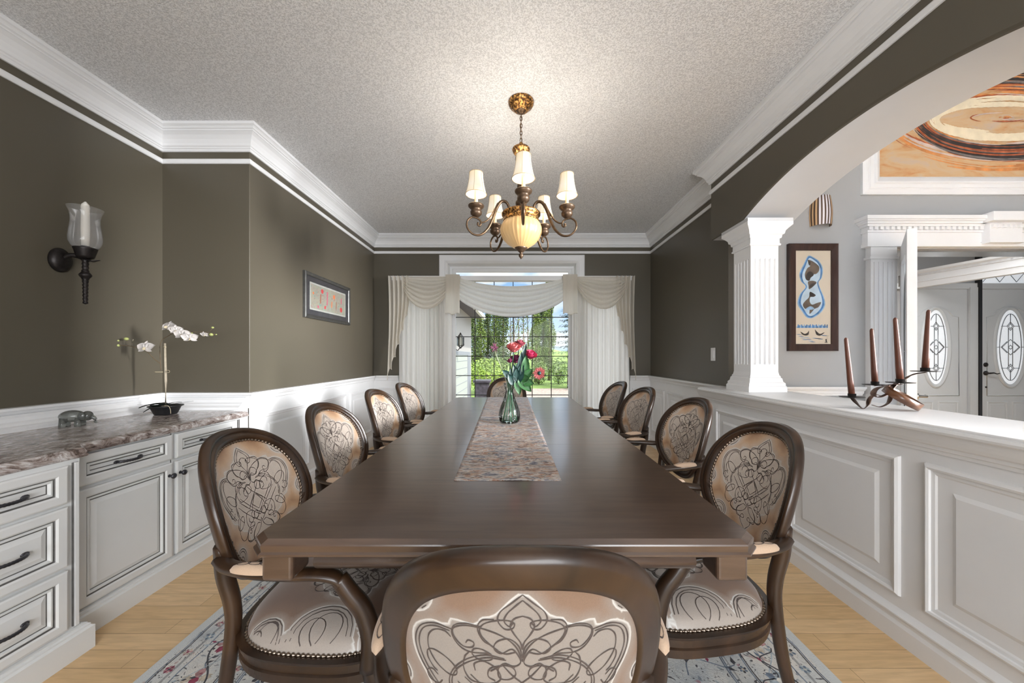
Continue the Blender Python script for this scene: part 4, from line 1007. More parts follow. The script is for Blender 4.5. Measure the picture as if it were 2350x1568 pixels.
for (x0, y0, x1, y1, wd, mat) in ((1184, 880, 1205, 800, .045, 'leafd'), (1176, 870, 1156, 852, .04, 'leafd'), (1205, 862, 1207, 822, .05, 'leaf'), (1198, 872, 1219, 850, .05, 'leaf'), (1190, 868, 1216, 895, .06, 'leaf'), (1186, 872, 1192, 902, .045, 'leaf'), (1180, 882, 1190, 835, .04, 'leafd'), (1190, 876, 1180, 842, .04, 'leafd'), (1174, 885, 1172, 850, .03, 'leafd'), (1196, 870, 1212, 868, .05, 'leaf'), (1188, 880, 1198, 840, .05, 'leafd'), (1182, 884, 1168, 862, .045, 'leafd'), (1192, 860, 1196, 815, .035, 'leafd'), (1200, 876, 1222, 880, .05, 'leaf'), (1186, 878, 1186, 850, .045, 'leafd')):
    a = Vector(pxz(x0, y0, 2.10)); b_ = Vector(pxz(x1, y1, 2.08)); mb = MB()
    leafshape(mb, a - Vector((VX, VY, zb)), b_ - a, (b_ - a).length * 1.15, wd, M[mat]); mb.build('leaf', fo)
for k in range(5):
    a = 2 * PI * k / 5; mb = MB(); mb.tube([(.045 * math.cos(a), .045 * math.sin(a), .002), (.008 * math.cos(a + 1), .008 * math.sin(a + 1), .18), (.015 * math.cos(a + 2), -.02, .26)], .0028, M['stem'], 6); mb.build('stem', fo)

# ================================================================== CHANDELIER
ch = empty('chandelier', (.032, 2.22, CH)); tag(ch, 'bronze five-arm chandelier with small fabric shades and a fluted amber bowl', 'chandelier')
def Z(z): return z - CH
mb = MB(); mb.lathe([(.030, Z(2.685)), (.042, Z(2.688)), (.050, Z(2.70)), (.056, Z(2.705)), (.072, Z(2.715)), (.079, Z(2.730)), (.080, Z(2.7395))], M['gold'], 36); mb.lathe([(.0, Z(2.668)), (.014, Z(2.67)), (.026, Z(2.682)), (.040, Z(2.692))], M['bronze'], 24); mb.build('canopy', ch)
mb = MB()
for k in range(8):
    z = Z(2.66 - k * .0225); n = 12; ax = (1, 0) if k % 2 else (0, 1)
    mb.tube([(ax[0] * .007 * math.cos(2 * PI * j / n), ax[1] * .007 * math.cos(2 * PI * j / n), z + .015 * math.sin(2 * PI * j / n)) for j in range(n + 1)], .0024, M['bronze'], 6)
mb.tube([(0.003, 0, Z(2.67)), (-.003, 0.002, Z(2.58)), (.003, 0, Z(2.48))], .0022, M['bronze'], 6); mb.build('chain', ch)
mb = MB(); mb.lathe([(.0, Z(2.492)), (.012, Z(2.485)), (.014, Z(2.470)), (.024, Z(2.462)), (.052, Z(2.452)), (.056, Z(2.444)), (.052, Z(2.432)), (.040, Z(2.415)), (.030, Z(2.405))], M['gold'], 32)
mb.build('column_cup', ch)
mb = MB(); mb.lathe([(.030, Z(2.407)), (.036, Z(2.395)), (.036, Z(2.380)), (.026, Z(2.365)), (.017, Z(2.35)), (.020, Z(2.30)), (.017, Z(2.26)), (.024, Z(2.22)), (.024, Z(2.16)), (.018, Z(2.14)), (.034, Z(2.12)), (.036, Z(2.105)), (.028, Z(2.09)), (.018, Z(2.075)), (.018, Z(2.0))], M['bronzed'], 24); mb.build('column', ch)
mb = MB(); mb.lathe([(.02, Z(2.060)), (.05, Z(2.058)), (.112, Z(2.052)), (.121, Z(2.044)), (.121, Z(2.036)), (.112, Z(2.026)), (.106, Z(2.008)), (.112, Z(2.002)), (.112, Z(1.995)), (.10, Z(1.99))], M['gold'], 40); mb.build('bowl_rim', ch)
mb = MB(); mb.lathe([(.104, Z(1.996)), (.118, Z(1.975)), (.126, Z(1.95)), (.125, Z(1.925)), (.112, Z(1.893)), (.085, Z(1.862)), (.050, Z(1.838)), (.02, Z(1.825))], M['alabaster'], 90, flute=(30, .035)); mb.build('glass_bowl', ch)
mb = MB(); mb.lathe([(.045, Z(1.838)), (.032, Z(1.825)), (.022, Z(1.815)), (.012, Z(1.806)), (.008, Z(1.80)), (.015, Z(1.79)), (.014, Z(1.78)), (.006, Z(1.77)), (0, Z(1.762))], M['bronzed'], 20); mb.build('finial', ch)
arm2 = spl([(.085, 2.035), (.080, 2.075), (.100, 2.105), (.132, 2.10), (.160, 2.055), (.185, 1.985), (.215, 1.925), (.258, 1.886), (.305, 1.885), (.338, 1.918), (.338, 1.958), (.312, 1.983), (.285, 1.985)], 6)
arm3 = spl([(.285, 1.985), (.262, 1.972), (.256, 1.950), (.266, 1.938), (.276, 1.944), (.272, 1.956)], 6)
arm4 = spl([(.262, 1.960), (.235, 1.965), (.205, 1.990), (.175, 2.040), (.150, 2.09)], 6)
cup = [(.006, 1.985), (.018, 1.990), (.032, 2.003), (.035, 2.018), (.028, 2.030), (.034, 2.036), (.046, 2.048), (.048, 2.056), (.044, 2.060), (.020, 2.055)]
for k in range(5):
    th = -PI2 + 2 * PI * k / 5 + .03; c_, s_ = math.cos(th), math.sin(th)
    P3 = lambda pts: [(r * c_, r * s_, Z(z)) for r, z in pts]
    mb = MB(); mb.tube(P3(arm2), [.0075 + .002 * math.sin(i * .08) for i in range(len(arm2))], M['bronze'], 8, up=(-s_, c_, 0)); mb.tube(P3(arm3), [.0055] * (len(arm3) - 3) + [.007, .008, .006], M['bronze'], 8, up=(-s_, c_, 0)); mb.tube(P3(arm4), .005, M['bronze'], 8, up=(-s_, c_, 0)); a_ = mb.build('arm', ch)
    mb = MB(); mb.lathe([(r, Z(z)) for r, z in cup], M['bronzed'], 28, (.285 * c_, .285 * s_, 0)); mb.build('candle_cup', a_)
    mb = MB(); mb.lathe([(.0105, Z(2.057)), (.0105, Z(2.165)), (.008, Z(2.168))], M['sleeve'], 14, (.285 * c_, .285 * s_, 0)); mb.build('candle_sleeve', a_)
    mb = MB(); mb.sphere((.285 * c_, .285 * s_, Z(2.195)), .012, M['bulb'], 10, 8, (1, 1, 1.9)); mb.build('bulb', a_)
    mb = MB(); sp_ = [(.062, 0), (.058, .012), (.052, .035), (.046, .065), (.042, .095), (.0395, .128)]
    mb.lathe(sp_, M['shade'], 32, caps=False); mb.lathe([(r - .0015, z) for r, z in sp_], M['shadein'], 32, caps=False); so = mb.build('lamp_shade', ch); so.location = (.285 * c_, .285 * s_, Z(2.122))
    mb = MB()
    for rr, z in ((.0625, 0), (.0398, .128)): mb.tube([(rr * math.cos(2 * PI * j / 32), rr * math.sin(2 * PI * j / 32), z) for j in range(33)], .0018, M['shadetrim'], 5)
    for j in range(6): mb.tube([((r + .0006) * math.cos(j * PI / 3 + .4), (r + .0006) * math.sin(j * PI / 3 + .4), z) for r, z in sp_], .0011, M['shadetrim'], 4)
    mb.build('braid', so)
    lamp('chandelier_bulb', 'POINT', (.032 + .285 * c_, 2.22 + .285 * s_, 2.235), (0, 0, 0), 2.1, (1, .93, .84), shadow_soft_size=.015)

# ================================================================== WALL THINGS
# hurricane sconce
sx, sy = LX + .105, 1.962
sc_ = empty('wall_sconce', (LX, sy, 1.68)); tag(sc_, 'black iron wall sconce with a clear hurricane glass on the left wall', 'wall sconce')
mb = MB(); mb.lathe([(.0, .034), (.03, .032), (.052, .022), (.062, .008), (.062, 0)], M['iron'], 28, (0, -.03, 0), Matrix.Rotation(PI2, 4, 'Y') @ Matrix.Diagonal((1.05, .8, 1, 1))); mb.build('backplate', sc_)
mb = MB(); mb.tube(spl([(.02, -.03, .01), (.05, -.02, .03), (.08, -.005, .025), (.105, 0, .01)], 5), [.012] * 16, M['iron'], 8)
mb.tube([(.105, 0, .012), (.135, .01, .004), (.165, .018, .012)], [.012, .009, .003], M['iron'], 8, (1.6, .5)); mb.build('bracket', sc_)
mb = MB(); pts = []
z = .02
prof = []
for k in range(60):
    t = k / 59; zz = .015 - .245 * t; base = .011 * (1 - .35 * t); ball = .016 * math.exp(-((zz + .075) / .017) ** 2)
    tw = .0035 * abs(math.sin(t * 40)) * (0 if abs(zz + .075) < .02 else 1)
    prof.append((base + ball + tw, zz))
prof.append((0, -.235)); mb.lathe(prof, M['iron'], 16, (.105, 0, 0)); mb.build('twisted_stem', sc_)
mb = MB(); mb.lathe([(.012, .012), (.032, .020), (.036, .030), (.044, .062), (.047, .070), (.047, .074), (.020, .074), (.018, .085), (.0, .085)], M['iron'], 28, (.105, 0, 0)); mb.build('cup', sc_)
mb = MB(); gp = [(.042, .072), (.052, .082), (.062, .105), (.064, .130), (.060, .170), (.055, .210), (.055, .240), (.060, .268), (.070, .292)]
mb.lathe(gp, M['smoke'], 36, (.105, 0, 0), caps=False); mb.build('hurricane_glass', sc_)
mb = MB(); mb.lathe([(.0155, .085), (.0175, .18), (.016, .29), (.0175, .296), (.015, .312), (.008, .322), (.004, .328), (0, .33)], M['candlewhite'], 18, (.105, 0, 0)); o = mb.build('candle'); o.location = (LX, sy, 1.68); tag(o, 'ivory candle standing inside the hurricane glass of the left wall sconce', 'candle')

# orchid in black bowl
OX, OY = -2.175, 2.22
po = empty('orchid_plant', (OX, OY, .801)); tag(po, 'white silk orchid tied to a stake in a black dish on the granite', 'potted plant')
mb = MB(); mb.lathe([(.0, 0), (.052, .0), (.056, .006), (.072, .045), (.084, .050), (.084, .055), (.070, .054), (.066, .045), (0, .045)], M['black'], 28); mb.build('dish', po)
M['bamboo'] = plain('pale_stake', (.42, .36, .27), .6, var=.15, vs=40); M['petalw'] = plain('white_petals', (.60, .56, .53), .6, var=.05); M['budg'] = plain('green_buds', (.42, .46, .16), .5, var=.2); M['twig'] = plain('brown_twig', (.14, .10, .06), .7, var=.3, vs=40); M['raffia'] = plain('raffia', (.55, .47, .32), .8)
mb = MB(); mb.tube([(-.002, 0, .04), (0, 0, .2), (-.006, 0, .44)], .0055, M['bamboo'], 8); mb.build('stake', po)
def opx(px, py, y=OY): p = pxz(px, py, y); return (p[0] - OX, p[1] - OY, p[2] - .801)
def orch(px, py, r, face=(.1, -1, .2), nm='flower'):
    mb = MB(); c = opx(px, py, OY - .02); rot = Vector(face).normalized().to_track_quat('Z', 'Y').to_matrix()
    for a, L, wd in ((90, 1, .75), (210, .95, .6), (330, .95, .6), (20, 1.15, 1.1), (160, 1.15, 1.1)):
        a = math.radians(a); leafshape(mb, c, rot @ Vector((math.cos(a), math.sin(a), .12)), r * L, r * wd, M['petalw'], rot @ Vector((0, 0, 1)), .15)
    leafshape(mb, Vector(c) + rot @ Vector((0, 0, r * .1)), rot @ Vector((0, -.6, .7)), r * .5, r * .4, M['raffia'], rot @ Vector((1, 0, 0)))
    mb.build(nm, po)
mb = MB(); mb.tube(spl([opx(369, 850), opx(368, 790), opx(385, 772), opx(415, 758), opx(440, 762), opx(470, 762), opx(495, 768)], 6), .0022, M['twig'], 6)
mb.tube(spl([opx(368, 835), opx(352, 822), opx(338, 808), opx(320, 800), opx(300, 795), opx(270, 792)], 6), .0022, M['twig'], 6)
mb.tube([opx(304, 794), opx(303, 786), opx(306, 779)], .0018, M['bamboo'], 5); mb.tube([opx(480, 762), opx(488, 754)], .0015, M['twig'], 5); mb.build('stems', po)
orch(386, 751, .042, (-.2, -1, .5)); orch(404, 758, .034, (.4, -1, -.1)); orch(418, 768, .040, (.3, -1, .1)); orch(436, 775, .040, (.5, -1, -.4)); orch(470, 768, .022, (.1, -1, -.6)); orch(335, 799, .046, (.1, -1, .25))
mb = MB()
for px, py, r in ((485, 768, .012), (488, 752, .008), (496, 768, .005), (269, 782, .011), (290, 778, .012), (271, 793, .010), (440, 765, .006)): mb = MB(); mb.sphere(opx(px, py), r, M['budg'], 8, 6, (1, 1, .8)); mb.build('bud', po)
mb = MB(); M['leafblack'] = plain('dark_green_leaf', (.012, .02, .014), .35, var=.3)
for d_, L, wd, cu in (((-.9, -.3, .35), .12, .06, .5), ((-1, .1, .5), .10, .05, .6), ((-.6, -.8, .2), .09, .05, .6), ((.9, -.1, .45), .11, .018, .3), ((1, .2, .2), .15, .012, .05), ((-1, -.2, .05), .15, .006, .0), ((.6, -.6, .5), .09, .02, .4)): leafshape(mb, (0, 0, .055), d_, L, wd, M['leafblack'], (0, 0, 1), cu)
mb.build('leaves', po)
mb = MB(); mb.tube(spl([(-.01, -.01, .262), (-.03, -.012, .262), (-.055, -.014, .262)], 4), .003, M['raffia'], 5); mb.tube([(.02 + .012 * math.cos(a * .6), -.008, .265 + .008 * math.sin(a * .6)) for a in range(11)], .0012, M['raffia'], 5); mb.tube(spl([(.02, -.05, .055), (.07, -.06, .06), (.085, -.06, .04), (.088, -.06, .012)], 5), .0014, M['raffia'], 5)
mb.tube([(-.008, -.004, .418), (.006, -.006, .416)], .004, M['raffia'], 6); mb.build('raffia_tie', po)

# crystal elephant
EX, EY = -2.272, 1.835
M['crystal'] = (lambda t: (setp(t[3], (.30, .31, .29), .08, **{'Transmission Weight': .75, 'IOR': 1.45, 'Alpha': 1}), t[0])[1])(nt('smoky_glass'))
el = empty('elephant_figurine', (EX, EY, .801), math.radians(25)); tag(el, 'small smoky glass elephant figurine on the granite worktop', 'figurine')
mb = MB(); mb.sphere((-.005, 0, .052), .036, M['crystal'], 16, 12, (1.35, .85, .85)); mb.build('body', el)
mb = MB(); mb.sphere((.050, 0, .050), .023, M['crystal'], 14, 10, (1, .9, 1.1)); mb.tube(spl([(.062, 0, .048), (.078, 0, .035), (.080, 0, .018), (.086, 0, .010)], 5), [.010 - .0004 * k for k in range(16)], M['crystal'], 10); mb.build('head', el)
for s in (-1, 1): mb = MB(); mb.sphere((.040, s * .024, .052), .020, M['crystal'], 12, 8, (.75, .3, 1)); mb.build('ear', el)
for x in (-.032, .024):
    for s in (-1, 1): mb = MB(); mb.lathe([(.013, .0), (.013, .012), (.011, .045)], M['crystal'], 12, (x, s * .017, 0)); mb.build('leg', el)

# small framed print on the left wall
def tilted(name, label, cat, X, y0, y1, z0, z1): pass
pf = empty('framed_picture', (BX, 3.54, 1.708)); tag(pf, 'small landscape picture with silver frame and colourful print on the left wall', 'picture')
hw_, hh_ = .425, .205
f = lambda s, z, o: (o, s, z)
M['silverframe'] = plain('silver_frame', (.13, .13, .125), .35, .8, var=.15, vs=30); M['mat_dark'] = plain('dark_mat', (.03, .028, .035), .6); M['paper'] = plain('ivory_paper', (.42, .41, .38), .7, var=.02)
mb = MB(); rpanel_open(mb, -hw_, hw_, -hh_, hh_, [(0, 0)], M['silverframe']) if False else None
mb = MB(); rr = [(0, .001), (.0, .022), (.010, .028), (.028, .022), (.034, .014)]
mb.loft([[f(s, z, o) for s, z in ((-hw_ + i, -hh_ + i), (hw_ - i, -hh_ + i), (hw_ - i, hh_ - i), (-hw_ + i, hh_ - i))] for i, o in rr], M['silverframe'], True, False, False); mb.build('frame', pf)
mb = MB(); mb.box((.002, -hw_ + .03, -hh_ + .03), (.010, hw_ - .03, hh_ - .03), M['mat_dark']); mb.build('mat_board', pf)
def print_mat():
    m, n, l, b = nt('colourful_print'); setp(b, None, .5)
    t = noise(n, l, 26, 6, dist=1.8, rough=.7)
    rp = ramp(n, l, t.outputs[0], [(.34, (.10, .16, .22)), (.42, (.24, .32, .26)), (.47, (.36, .32, .20)), (.52, (.36, .25, .24)), (.57, (.16, .28, .24)), (.62, (.38, .10, .10)), (.72, (.3, .28, .2))])
    l.new(rp.outputs[0], b.inputs['Base Color']); return m
M['print'] = print_mat(); M['red'] = plain('print_red', (.55, .05, .06), .5); M['orange'] = plain('print_orange', (.62, .16, .06), .5); M['rust'] = plain('print_rust', (.30, .10, .06), .5); M['pink'] = plain('print_pink', (.50, .10, .16), .5)
mb = MB(); mb.box((.009, -.335, -.125), (.0115, .335, .125), M['paper']); mb.box((.011, -.32, -.11), (.0122, .32, .11), M['print'])
for y, z, r, mt in ((-.13, .07, .022, 'red'), (.09, .052, .022, 'orange'), (.235, -.06, .026, 'red'), (-.20, -.085, .014, 'pink'), (-.28, .03, .012, 'orange')): mb.poly([(.0126, y + r * math.cos(k * .524), z + r * math.sin(k * .524)) for k in range(12)], M[mt])
for y, z0, z1, wv, mt in ((-.16, -.05, .04, .012, 'rust'), (-.04, -.05, .08, .013, 'pink'), (.045, -.06, .0, .012, 'orange'), (.135, -.06, .01, .010, 'rust'), (.24, .0, .06, .012, 'pink'), (-.08, -.09, -.06, .02, 'red')): mb.poly([(.0125, y - wv, z0), (.0125, y + wv * .6, z0), (.0125, y + wv, z1), (.0125, y - wv * .4, z1)], M[mt])
mb.build('print', pf)
mb = MB(); mb.box((.0135, -hw_ + .03, -hh_ + .03), (.0145, hw_ - .03, hh_ - .03), M['pane']); mb.build('glass', pf)

# light switch
mb = MB(); mb.box((-.004, -.036, -.058), (0, .036, .058), M['white']); o = mb.build('switch_plate', bevel=.002); 
sw = empty('light_switch', (RX - .001, 3.19, 1.178)); o.parent = sw; tag(sw, 'white rocker light switch on the olive wall left of the column', 'light switch')
mb = MB(); mb.box((-.008, -.016, -.032), (-.003, .016, .032), M['white']); mb.build('rocker', sw, bevel=.002)

# bird print in dark frame on the foyer wall
bx, bz = 2.448, 1.646
bp = empty('framed_print', (bx, YG, bz)); tag(bp, 'tall dark-framed print of brown birds and blue ice on the grey wall', 'picture')
w2, h2 = .203, .442
g = lambda s, z, o: (s, -o, z)
mb = MB(); mb.loft([[g(s, z, o) for s, z in ((-w2 + i, -h2 + i), (w2 - i, -h2 + i), (w2 - i, h2 - i), (-w2 + i, h2 - i))] for i, o in ((0, .001), (0, .03), (.006, .036), (.014, .034), (.055, .030), (.058, .022))], M['darkwood'], True, False, False); mb.build('frame', bp)
M['artcream'] = plain('cream_paper', (.66, .55, .44), .8, var=.03); M['ice'] = plain('ice_blue', (.50, .60, .70), .8, var=.12, vs=20); M['blue'] = plain('art_blue', (.07, .19, .42), .8, var=.4, vs=30); M['bluel'] = plain('art_pale_blue', (.28, .42, .60), .8, var=.25, vs=30); M['birdb'] = plain('art_brown', (.14, .10, .075), .8, var=.5, vs=14); M['birdd'] = plain('art_dark_brown', (.045, .032, .028), .8, var=.3, vs=20)
mb = MB(); mb.box((-w2 + .057, -.02, -h2 + .057), (w2 - .057, -.002, h2 - .057), M['artcream'])
def ap(px, py): return ((px - 432) / 5.406 / 278, 0, -(py - 780) / 5.406 / 278)      # pixels of the print
def art(pts, off, mt, sm=True):
    P = spl(pts, 5, True) if sm else pts
    mb.poly([(ap(x, y)[0], -.0205 - off, ap(x, y)[2]) for x, y in P], M[mt])
blob = [(378, 280), (440, 300), (500, 350), (535, 430), (525, 540), (490, 600), (520, 700), (550, 780), (560, 870), (520, 950), (440, 1015), (370, 1020), (310, 940), (265, 850), (290, 740), (350, 650), (300, 580), (285, 490), (330, 380)]
def grow(P, k):
    cx = sum(p[0] for p in P) / len(P); cy = sum(p[1] for p in P) / len(P); return [(cx + (x - cx) * k[0], cy + (y - cy) * k[1]) for x, y in P]
art(grow(blob, (1.16, 1.04)), 0, 'bluel'); art(grow(blob, (1.06, 1.01)), .0004, 'blue'); art(grow(blob, (.9, .96)), .0008, 'ice')
art([(365, 320), (420, 330), (500, 390), (505, 450), (470, 490), (410, 500), (390, 570), (345, 560), (330, 490), (360, 420), (395, 390)], .0012, 'birdb')
art([(360, 480), (400, 460), (440, 500), (400, 540), (380, 575), (340, 550)], .0016, 'birdd'); art([(370, 330), (400, 345), (390, 385), (375, 370)], .0016, 'birdd')
art([(370, 585), (430, 575), (475, 595), (440, 640), (385, 680), (375, 640)], .0012, 'birdb'); art([(395, 625), (440, 605), (465, 600), (430, 640), (390, 660)], .0016, 'birdd')
art([(395, 712), (420, 725), (462, 750), (440, 775), (400, 775), (390, 830), (420, 870), (480, 850), (530, 842), (500, 900), (450, 925), (390, 985), (385, 930), (330, 920), (305, 870), (340, 820), (380, 780)], .0012, 'birdb')
art([(395, 712), (462, 750), (440, 772), (390, 768)], .0016, 'birdd'); art([(340, 925), (400, 890), (450, 925), (385, 935)], .0016, 'bluel')
for k in range(26): x = 225 + k * 15; hgt = 20 + 25 * abs(math.sin(k * 1.3)); art([(x, 1158), (x + 16, 1158), (x + 14, 1158 - hgt), (x + 2, 1155 - hgt * .9)], .0004, 'blue' if k % 3 else 'bluel', False)
for P in ([(275, 1205), (295, 1215), (330, 1232), (365, 1215), (380, 1192), (375, 1240), (340, 1252), (300, 1240)], [(455, 1178), (480, 1205), (520, 1232), (575, 1212), (540, 1245), (505, 1255), (470, 1235)]): art(P, .0008, 'birdd')
for k in range(14):
    x = 225 + 24 * k; y = 1240 + 12 * (k % 4) + (60 - abs(k - 6.5) * 9); art([(x, y), (x + 40, y + 4), (x + 70, y + 1), (x + 35, y - 4)], .0004, 'blue' if k % 2 else 'bluel')
art([(585, 1300), (600, 1295), (605, 1340), (590, 1340)], .0008, 'birdd', False); art([(575, 1335), (612, 1335), (612, 1341), (575, 1341)], .0008, 'birdd', False)
mb.build('print', bp)
mb = MB(); mb.box((-w2 + .055, -.024, -h2 + .055), (w2 - .055, -.0233, h2 - .055), M['pane']); mb.build('glass', bp)

# striped foyer sconce
M['stripel'] = plain('sconce_pearl', (.72, .68, .72), .3); M['striped'] = plain('sconce_bronze_line', (.10, .06, .04), .4, .3); M['striper'] = plain('sconce_amber', (.60, .38, .20), .35)
fs_ = empty('wall_light', (2.517, YG, 2.353)); tag(fs_, 'curved wall light with vertical amber and pearl stripes, on the grey wall', 'wall light')
mb = MB(); NS = 22
for k in range(NS):
    a0 = PI * k / NS; a1 = PI * (k + 1) / NS; mt = M['striped'] if k % 2 == 0 else (M['stripel'] if k > 7 and k < 17 else M['striper'])
    def p_(a, t): r = .078 + .014 * (1 - t) * 0 + .01 * math.sin(t * PI) ; r *= (.86 + .18 * t if False else .92 + .1 * (1 - t)); return (-.0 + r * math.cos(a), -.002 - r * .95 * math.sin(a), -.12 + .24 * t)
    for j in range(8): mb.add([p_(a0, j / 8), p_(a1, j / 8), p_(a1, (j + 1) / 8), p_(a0, (j + 1) / 8)], [(0, 1, 2, 3)], mt, True)
mb.build('striped_shade', fs_)
mb = MB(); mb.box((-.06, -.012, -.09), (.06, -.001, .09), M['striped']); mb.build('backplate', fs_)

# large abstract painting
PX0, PX1, PZ0, PZ1 = 3.007, 4.95, 2.63, 3.72
bp = empty('large_painting', ((PX0 + PX1) / 2, YG, (PZ0 + PZ1) / 2)); tag(bp, 'big abstract painting with orange swirls and cream ring in a white frame', 'painting')
cx_, cz_ = (PX0 + PX1) / 2, (PZ0 + PZ1) / 2; W2, H2 = (PX1 - PX0) / 2 + .15, (PZ1 - PZ0) / 2 + .135
mb = MB(); mb.loft([[g(s, z, o) for s, z in ((-W2 + i, -H2 + i), (W2 - i, -H2 + i), (W2 - i, H2 - i), (-W2 + i, H2 - i))] for i, o in ((0, .001), (0, .022), (.02, .026), (.035, .034), (.045, .032), (.05, .038), (.075, .040), (.085, .050), (.095, .050), (.13, .030), (.15, .012))], M['white'], True, False, False); mb.build('frame', bp)
def canvas():
    m, n, l, b = nt('painted_canvas'); setp(b, None, .6)
    t = noise(n, l, 3.2, 7, stretch=(.7, 1, 2.6), dist=1.4, rough=.65)
    rp = ramp(n, l, t.outputs[0], [(.3, (.46, .19, .06)), (.42, (.52, .31, .15)), (.55, (.52, .36, .21)), (.7, (.46, .36, .28)), (.82, (.32, .11, .04))]); l.new(rp.outputs[0], b.inputs['Base Color']); return m
cols = {'k': plain('brush_black', (.035, .026, .024), .5, var=.4, vs=14), 'g': plain('brush_grey', (.16, .14, .13), .5, var=.4, vs=14), 'r': plain('brush_rust', (.36, .09, .03), .5, var=.4, vs=14), 'o': plain('brush_orange', (.58, .23, .07), .5, var=.3, vs=14), 'c': plain('brush_cream', (.74, .64, .46), .6, var=.08, vs=14), 'p': plain('brush_pale', (.50, .40, .35), .5, var=.2, vs=14)}
mb = MB(); mb.box((-W2 + .14, -.013, -H2 + .125), (W2 - .14, -.004, H2 - .125), canvas())
ec, ez = 4.03 - cx_, 3.13 - cz_
rnd = random.Random(3); lev = 0
def stroke(cx, cz, rx, rz, a0, a1, wv, col):
    global lev
    lev += 1; n = 26; vs = []
    for k in range(n + 1):
        t = k / n; a = a0 + (a1 - a0) * t; ww = wv * math.sin(PI * min(1, max(.02, t))) ** .5 * (1 + .15 * math.sin(k * 1.9 + lev))
        for q in (-1, 1):
            x = cx + (rx + q * ww) * math.cos(a); z = cz + (rz + q * ww) * math.sin(a)
            vs.append((min(max(x, -W2 + .14), W2 - .14), -.0135 - lev * .000012, min(max(z, -H2 + .125), H2 - .125)))
    mb.add(vs, [(2 * i, 2 * i + 1, 2 * i + 3, 2 * i + 2) for i in range(n)], cols[col])
for k in range(46):
    r = rnd.uniform(.30, 1.0); a0 = rnd.uniform(2.6, 5.2); stroke(ec + rnd.uniform(-.1, .1), ez + .03, .62 + r * .5, .18 + r * .28, a0, a0 + rnd.uniform(.5, 1.4), rnd.uniform(.003, .014), rnd.choice('oorpo'))
for k in range(60):
    r = rnd.uniform(0, 1); a0 = rnd.uniform(3.0, 4.6); stroke(ec, ez + .02, .66 + r * .14, .245 + r * .12, a0, a0 + rnd.uniform(.8, 2.0), rnd.uniform(.003, .010), rnd.choice('kkgkrk'))
for k in range(60):
    r = rnd.uniform(0, 1); a0 = rnd.uniform(.3, 1.9); stroke(ec + .05, ez + .03, .62 + r * .2, .20 + r * .2, a0, a0 + rnd.uniform(.6, 1.4), rnd.uniform(.003, .010), rnd.choice('kgkror'))
for k in range(30):
    r = rnd.uniform(0, 1); a0 = rnd.uniform(0, 6.28); stroke(ec, ez, .56 + r * .1, .17 + r * .08, a0, a0 + rnd.uniform(.5, 1.3), rnd.uniform(.004, .012), rnd.choice('rop'))
for k in range(90):
    r = rnd.uniform(0, 1); a0 = rnd.uniform(0, 6.28); stroke(ec, ez - .01, .52 + r * .10, .10 + r * .085, a0, a0 + rnd.uniform(.5, 1.2), rnd.uniform(.008, .016), 'c')
for k in range(14): r = rnd.uniform(0, .8); a0 = rnd.uniform(0, 6.28); stroke(ec, ez, .44 * r, .07 * r, a0, a0 + 1.5, .006, rnd.choice('pro'))
mb.build('canvas', bp)

# ================================================================== CANDELABRA on the half wall
CZ = RZ + .001
cd = empty('candle_holder', (1.80, 1.70, CZ)); tag(cd, 'bronze ribbon candle holder with a wooden band, standing on the half wall', 'candle holder')
cpos = [(1955, 912, 775, 1.755), (2008, 884, 754, 1.80), (2066, 879, 729, 1.63), (2123, 853, 711, 1.68)]
def loc_(px, py, y): p = pxz(px, py, y); return (p[0] - 1.80, p[1] - 1.70, p[2] - CZ)
M['band'] = iron('ribbon_bronze', (.16, .11, .09), .3, .85)
for i, (px, pb, pt, y) in enumerate(cpos):
    a = loc_(px, pb, y); mb = MB(); mb.lathe([(.0, -.002), (.047, 0), (.050, .003), (.047, .002), (.016, .002), (.016, .018), (.0135, .018), (.0, .018)], M['iron'], 28, a); mb.build('candle_plate', cd)
    ht = (pb - pt) * y / 820; tl = (-.10, -.07, -.09, .06)[i] * .35
    mb = MB(); top_ = Vector(a) + Vector(((-14, -8, -12, 8)[i] * y / 820, 0, ht)); b0 = Vector(a) + Vector((0, 0, .004))
    P = [b0.lerp(top_, t) for t in (0, .25, .6, .96, .985, 1)]; mb.tube(P, [.0128, .0122, .0100, .0078, .006, .002], M['candlebrown'], 14)
    o = mb.build('taper_candle'); o.location = cd.location; tag(o, ['brown taper candle on the lowest, leftmost plate of the ribbon holder', 'brown taper candle second from the left on the ribbon holder', 'brown taper candle third from the left, in front of the open glazed door', 'brown taper candle on the highest, rightmost plate, before the white doors'][i], 'candle', 'taper candles in the ribbon holder')
def ribbon(pts, wv=.011, name='ribbon'):
    mb = MB(); P = spl(pts, 7); mb.tube(P, wv, M['band'], 8, (1, .16), (0, 0, 1)); mb.build(name, cd)
L_ = loc_
ribbon([L_(1955, 913, 1.755), L_(1966, 926, 1.73), L_(1980, 938, 1.71), L_(1990, 931, 1.70), L_(1996, 915, 1.70), L_(2007, 906, 1.70), L_(2020, 908, 1.69)])
ribbon([L_(2008, 886, 1.80), L_(2030, 884, 1.76), L_(2066, 882, 1.64)])
ribbon([L_(2040, 884, 1.72), L_(2012, 892, 1.70), L_(2004, 905, 1.68), L_(2016, 912, 1.66), L_(2035, 905, 1.66), L_(2050, 897, 1.66)])
ribbon([L_(2002, 930, 1.70), L_(2020, 934, 1.69), L_(2038, 925, 1.68), L_(2046, 905, 1.68)])
ribbon([L_(2123, 855, 1.68), L_(2098, 859, 1.69), L_(2078, 868, 1.70), L_(2055, 882, 1.69), L_(2040, 898, 1.68)])
mb = MB(); n = 40; R = []
